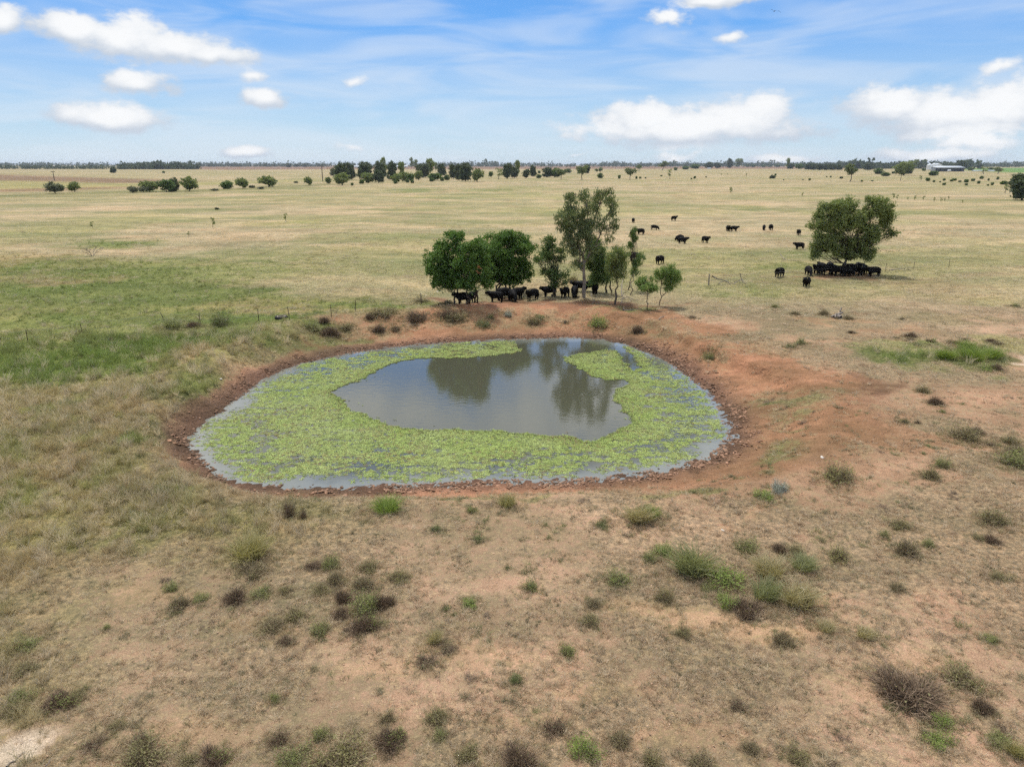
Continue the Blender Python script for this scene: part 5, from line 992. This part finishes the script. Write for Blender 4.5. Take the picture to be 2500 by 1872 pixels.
logs('fallen_branch', Z2, [[(1205, 450, .6), (1250, 466), (1320, 470), (1380, 473)], [(1230, 470), (1260, 455, .2)]], .05, 'thin grey branch lying in the straw paddock behind the cows', 'branch')
logs('fallen_branch', Z1, [[(1395, 915, .6), (1420, 945, .2), (1450, 968)], [(1400, 935), (1440, 945, .4), (1480, 940)], [(1410, 960), (1445, 930, .5)]], .035, 'bleached dead sticks on green ground right of the tall gum', 'branch')
logs('fallen_branch', Z1, [[(1620, 945, .3), (1680, 935, .5), (1740, 930), (1815, 918)], [(1625, 965), (1660, 925, .6), (1700, 920)], [(1640, 940), (1650, 905, .8)], [(1700, 940), (1735, 915, .4)]], .04, 'tangle of dead branches between the dark wattle trunk and the saplings', 'branch')
logs('fallen_branch', Z1, [[(1640, 1006), (1700, 1004), (1795, 997)], [(1650, 1003), (1645, 990, .1)]], .07, 'dark log lying in front of the saplings', 'log')
logs('fallen_branch', Z1, [[(1630, 900), (1645, 850, 1.6), (1612, 830, 2.3)]], .06, 'bent bare dead limb standing right of the dark wattle trunk', 'branch')
logs('fallen_branch', Z2, [[(2000, 552, .2), (2090, 545, .3), (2185, 532, .2)], [(2120, 540), (2170, 545)]], .07, 'grey fallen rail lying right of the lone tree', 'branch')
logs('fallen_branch', Z1, [[(1920, 1075), (1950, 1062, .1), (1970, 1050)], [(2010, 1074), (2080, 1070)]], .05, 'dark sticks on the red bank below the saplings', 'branch')
logs('tree_stump', lambda x, y: (1800 + x / 3.01, 700 + y / 3.01), [[(735, 236), (745, 225, .35), (760, 222, .75)], [(700, 236), (735, 232, .15), (770, 236)], [(715, 228), (740, 234, .1)]], .16, 'weathered grey stump with a pointed limb on the red ridge', 'stump', 'limb')
logs('fallen_branch', lambda x, y: (x / 2.464, 1200 + y / 2.464), [[(40, 1650), (85, 1618), (150, 1565)], [(270, 1652), (320, 1605)]], .025, 'thin dry stick on the white clay patch in the corner', 'branch')
# old tyre
RUB = material('tyre_rubber', (.03, .028, .027), .85)[0]
b = gpt(*ZE(1900, 770)); root = thing('tyre', b, 'old tyre lying flat in green grass beside the fence left of the dam', 'tyre')
th = np.linspace(0, 2 * np.pi, 29); me = mesh_np('tyre_ring', *tube(np.stack([np.cos(th) * .48, np.sin(th) * .48, np.full(29, .14)], 1), .14, .14, 8)); me.materials.append(RUB); part('tread', me, root)
me = mesh_np('tyre_bead', *tube(np.stack([np.cos(th) * .36, np.sin(th) * .36, np.full(29, .24)], 1), .04, .04, 6)); me.materials.append(material('tyre_dust', (.40, .34, .27), .9)[0]); part('bead', me, root)
# pale stones
STONE = material('pale_stone', (.55, .50, .43), .9)[0]
def stone(u, v, s, label):
    g = np.random.default_rng(int(u)); b = gpt(u, v); me0 = CLODS.objects[int(u) % 4].data.copy(); me0.materials.clear(); o = obj('stone', me0, STONE, label=label, category='stone'); o.location = b; o.scale = (s, s * .7, s * .6); o.rotation_euler = (0, 0, g.uniform(0, 6))
stone(538, 925, .16, 'pale stone on the muddy path at the left shore'); stone(2007, 1116, .14, 'white stone on the soil left of the big round shrub'); stone(1764, 1294, .13, 'white stone on the soil right of the pale tussock'); stone(1068, 712, .2, 'white lump in green grass left of the shade trees'); stone(1040, 722, .22, 'white lump beside the fence post left of the shade trees'); stone(1343, 1803, .06, 'tiny white stone below the wide grey-purple dead shrub'); stone(1963, 1439, .16, 'pale stone in the straw tussocks at right')
# soaring bird
BM = material('bird_feathers', (.03, .028, .027), .8)[0]
p = at_depth(1891, 28, 90.0); V = [(-.16, 0, 0), (.05, -.05, .03), (.05, .05, .03), (.2, 0, 0), (.02, 0, .07), (-.3, -.06, 0), (-.3, .06, 0), (.02, 0, -.05), (.06, .5, .12), (-.08, .48, .10), (-.03, .95, .02), (.06, -.5, .12), (-.08, -.48, .10), (-.03, -.95, .02)]
me = bpy.data.meshes.new('bird'); me.from_pydata(V, [], [(0, 1, 4), (0, 4, 2), (1, 3, 4), (4, 3, 2), (0, 7, 1), (0, 2, 7), (1, 7, 3), (2, 3, 7), (0, 5, 6), (2, 8, 9), (8, 10, 9), (1, 12, 11), (11, 12, 13)]); o = obj('bird', me, BM, label='dark bird gliding high in the sky at the upper right', category='bird'); o.location = p; o.rotation_euler = (0.1, 0, 1.9)

# ------------------------------------------------------------------ power poles and far farm buildings
POLE = material('pole_timber', (.13, .11, .09), .9)[0]
def pole(u, vb, vt, label):
    x, y = on_plane(u, vb); H = at_depth(u, vt, float(y))[2]; root = thing('power_pole', (float(x), float(y), 0), label, 'power pole', 'power poles on the plain')
    me = mesh_np('pole', *tube([(0, 0, -.3), (0, 0, H * .5), (0, 0, H)], .42, .30, 6)); me.materials.append(POLE); part('pole', me, root)
    me = mesh_np('crossarm', *tube([(-1.9, 0, H * .94), (0, 0, H * .94), (1.9, 0, H * .94)], .24, .24, 4)); me.materials.append(POLE); part('crossarm', me, root)
pole(133, 441, 418, 'thin power pole standing behind the leftmost bush'); pole(788, 443, 404, 'tall thin power pole left of the creek line trees'); pole(2162, 416, 400, 'power pole among the trees left of the farm sheds'); pole(1392, 423, 403, 'thin power pole behind the creek line trees')
WALLW, ROOFW, ROOFG, DARKW = material('white_sheet', (.74, .75, .75), .5)[0], material('pale_roof', (.55, .58, .60), .45)[0], material('grey_roof', (.36, .38, .40), .5)[0], material('shed_dark', (.05, .05, .05), .9)[0]
def boxm(x0, x1, y0, y1, z0, z1):
    V = np.array([(x, y, z) for z in (z0, z1) for y in (y0, y1) for x in (x0, x1)], float); F = np.array([(0, 2, 3, 1), (4, 5, 7, 6), (0, 1, 5, 4), (2, 6, 7, 3), (0, 4, 6, 2), (1, 3, 7, 5)]); return V, F
def solid(nm, root, mat, *boxes):
    me = mesh_np(nm, *join([boxm(*b_) for b_ in boxes])); me.materials.append(mat); return part(nm, me, root)
def gable(nm, root, mat, x0, x1, y0, y1, z0, z1, ov=.5):
    xm = (x0 + x1) / 2; t_ = .25; V = [(x0 - ov, y0 - ov, z0), (xm, y0 - ov, z1), (x1 + ov, y0 - ov, z0), (x0 - ov, y1 + ov, z0), (xm, y1 + ov, z1), (x1 + ov, y1 + ov, z0)]; V = np.array(V + [(a, b_, c - t_) for a, b_, c in V])
    me = mesh_np(nm, V, np.array([(0, 1, 4, 3), (1, 2, 5, 4), (6, 9, 10, 7), (7, 10, 11, 8), (0, 6, 7, 1), (1, 7, 8, 2), (3, 4, 10, 9), (4, 5, 11, 10), (0, 3, 9, 6), (2, 8, 11, 5)])); me.materials.append(mat); return part(nm, me, root)
def place(u, vb): x, y = on_plane(u, vb); return (float(x), float(y), 0.0)
def shed_gable(u, vb, wpx, hpx, label, frac=.6, roof=None):
    L = place(u, vb); W = wpx / FPX * L[1]; H = hpx / FPX * L[1]; root = thing('farm_shed', L, label, 'shed', 'farm buildings')
    solid('wall', root, WALLW, (-W / 2, W / 2, 0, W * .9, 0, H * frac)); xm = W / 2
    V = np.array([(-xm, .05, H * frac), (xm, .05, H * frac), (0, .05, H * .97), (0, .05, H * .97)]); me = mesh_np('gable_end', V, np.array([(0, 1, 2, 3)])[:, :3]); me.materials.append(WALLW); part('gable_end', me, root)
    gable('roof', root, roof or ROOFW, -W / 2, W / 2, 0, W * .9, H * frac, H); solid('door', root, ROOFG, (-W * .2, W * .2, -.12, -.02, 0, H * frac * .8))
def silo(u, vb, wpx, hpx, label):
    L = place(u, vb); r = wpx / FPX * L[1] / 2; H = hpx / FPX * L[1]; root = thing('silo', L, label, 'silo', 'farm buildings'); q = np.linspace(0, 1, 3)[:, None]
    me = mesh_np('bin', *tube(np.concatenate([q * 0, q * 0, q * H * .72], 1), r, r, 14)); me.materials.append(WALLW); part('bin', me, root)
    P_ = np.array([(0, 0, H * .72), (0, 0, H * .86), (0, 0, H)]); me = mesh_np('cone', *tube(P_, r * 1.04, .3, 14)); me.materials.append(ROOFW); part('cone_roof', me, root)
def open_shed(u0, u1, vb, hpx, label):
    L = place((u0 + u1) / 2, vb); W = (u1 - u0) / FPX * L[1]; H = hpx / FPX * L[1]; D_ = H * 1.6; root = thing('machinery_shed', L, label, 'shed', 'farm buildings')
    solid('back_wall', root, ROOFG, (-W / 2, W / 2, D_, D_ + .3, 0, H * .8)); solid('end_wall', root, ROOFG, (-W / 2, -W / 2 + .3, .4, D_ - .05, 0, H * .75)); solid('end_wall', root, ROOFG, (W / 2 - .3, W / 2, .4, D_ - .05, 0, H * .75))
    for k in range(7): solid('post', root, DARKW, (-W / 2 + k * W / 6 - .25 + (.3 if k == 0 else -.3 if k == 6 else 0), -W / 2 + k * W / 6 + .25 + (.3 if k == 0 else -.3 if k == 6 else 0), -.2, .3, 0, H * .72))
    V = np.array([(-W / 2 - 1, -1, H * .74), (W / 2 + 1, -1, H * .74), (W / 2 + 1, D_ + 1, H), (-W / 2 - 1, D_ + 1, H), (-W / 2 - 1, -1, H * .66), (W / 2 + 1, -1, H * .66), (W / 2 + 1, D_ + 1, H * .93), (-W / 2 - 1, D_ + 1, H * .93)])
    me = mesh_np('roof', V, np.array([(0, 1, 2, 3), (4, 7, 6, 5), (0, 4, 5, 1), (1, 5, 6, 2), (2, 6, 7, 3), (3, 7, 4, 0)])); me.materials.append(ROOFW); part('roof', me, root)
def flat_shed(u0, u1, vb, hpx, label, wm=None):
    L = place((u0 + u1) / 2, vb); W = (u1 - u0) / FPX * L[1]; H = hpx / FPX * L[1]; root = thing('long_shed', L, label, 'shed', 'farm buildings'); solid('wall', root, wm or WALLW, (-W / 2, W / 2, 0, H * 2, 0, H * .6))
    V = np.array([(-W / 2 - .6, -.6, H * .62), (W / 2 + .6, -.6, H * .62), (W / 2 + .6, H, H), (-W / 2 - .6, H, H), (W / 2 + .6, 2 * H + .6, H * .62), (-W / 2 - .6, 2 * H + .6, H * .62)]); me = mesh_np('roof', V, np.array([(0, 1, 2, 3), (3, 2, 4, 5)])); me.materials.append(ROOFW); part('roof', me, root)
    for k in (-.3, .05, .3): solid('door', root, DARKW, (W * k, W * k + W * .08, -.15, -.03, 0, H * .5))
silo(2268, 414.6, 12, 14.5, 'white silo with cone roof, left of two at the right farm'); silo(2279, 414.6, 13, 15.5, 'white silo with cone roof, right of two at the right farm')
shed_gable(2292, 414.2, 18, 14, 'white gabled shed beside the right farm silos'); open_shed(2285, 2352, 419.2, 12.6, 'long open-fronted machinery shed with pale roof at the right farm')
flat_shed(2377, 2438, 418.6, 2.6, 'long low white shed right of the machinery shed'); flat_shed(2120, 2146, 407.0, 4.0, 'small pale roofed shed among trees left of the right farm'); flat_shed(2058, 2074, 406.6, 3.4, 'tiny pale roofed shed left of the right farm grove')
flat_shed(1640, 1662, 405.2, 3.0, 'tiny distant white shed right of centre on the horizon'); flat_shed(1508, 1538, 406.2, 3.4, 'distant white shed beside two bins right of centre'); silo(1543, 406.2, 4.5, 5.5, 'distant pale bin, left of a pair right of centre'); silo(1552, 406.2, 4.5, 5.5, 'distant pale bin, right of a pair right of centre')
flat_shed(1383, 1398, 404.9, 4.2, 'distant white shed near the centre of the horizon'); silo(1367, 404.9, 4, 4.6, 'distant pale bin, left of a pair near the centre'); silo(1374, 404.9, 4, 4.6, 'distant pale bin, right of a pair near the centre')
flat_shed(864, 884, 409.5, 4.5, 'pale roofed shed behind the left creek line trees'); flat_shed(966, 994, 409.0, 4.5, 'pale roofed shed between the tall creek gums')
# water tank and trailer standing in the paddock
def tank(u, vb, wpx, hpx, label):
    L = place(u, vb); W = wpx / FPX * L[1]; H = hpx / FPX * L[1]; root = thing('water_tank', L, label, 'tank', 'tanks')
    q = np.array([(-W / 2, 0, H * .6), (0, 0, H * .6), (W / 2, 0, H * .6)]); me = mesh_np('barrel', *tube(q, H * .4, H * .4, 12)); me.materials.append(WALLW); part('barrel', me, root)
    for sx in (-1, 1):
        p_ = np.stack([np.full(3, sx * W / 2), np.zeros(3), np.full(3, H * .6)], 1); p_[:, 0] += np.array([0, .1, .2]) * sx; me = mesh_np('end_cap', *tube(p_, H * .4, .05, 12)); me.materials.append(WALLW); part('end_cap', me, root)
    solid('stand', root, DARKW, (-W * .4, -W * .3, -H * .2, H * .2, 0, H * .25), (W * .3, W * .4, -H * .2, H * .2, 0, H * .25))
tank(1731, 414.0, 8, 3.4, 'small white tank lying in the straw paddock right of centre'); tank(2317, 419.8, 6, 5, 'white tank standing in front of the machinery shed')

# ------------------------------------------------------------------ air: thin haze over the whole plain
HZ = bpy.data.materials.new('haze'); HZ.use_nodes = True; t = NT(HZ.node_tree); pv = t.n('ShaderNodeVolumePrincipled'); pv.inputs['Color'].default_value = (.80, .88, 1.0, 1); pv.inputs['Density'].default_value = 4.5e-5; pv.inputs['Anisotropy'].default_value = .2
ou = t.n('ShaderNodeOutputMaterial'); t.link(pv.outputs[0], ou.inputs['Volume'])
me = mesh_np('haze', *boxm(-33000, 33000, -4500, 36500, -4.0, 60.0)); obj('haze', me, HZ, kind='stuff', label='thin pale haze over the whole plain', category='haze')
print('tris', sum(len(p.vertices) - 2 for m_ in bpy.data.meshes for p in m_.polygons) if False else sum(len(m_.polygons) for m_ in bpy.data.meshes))
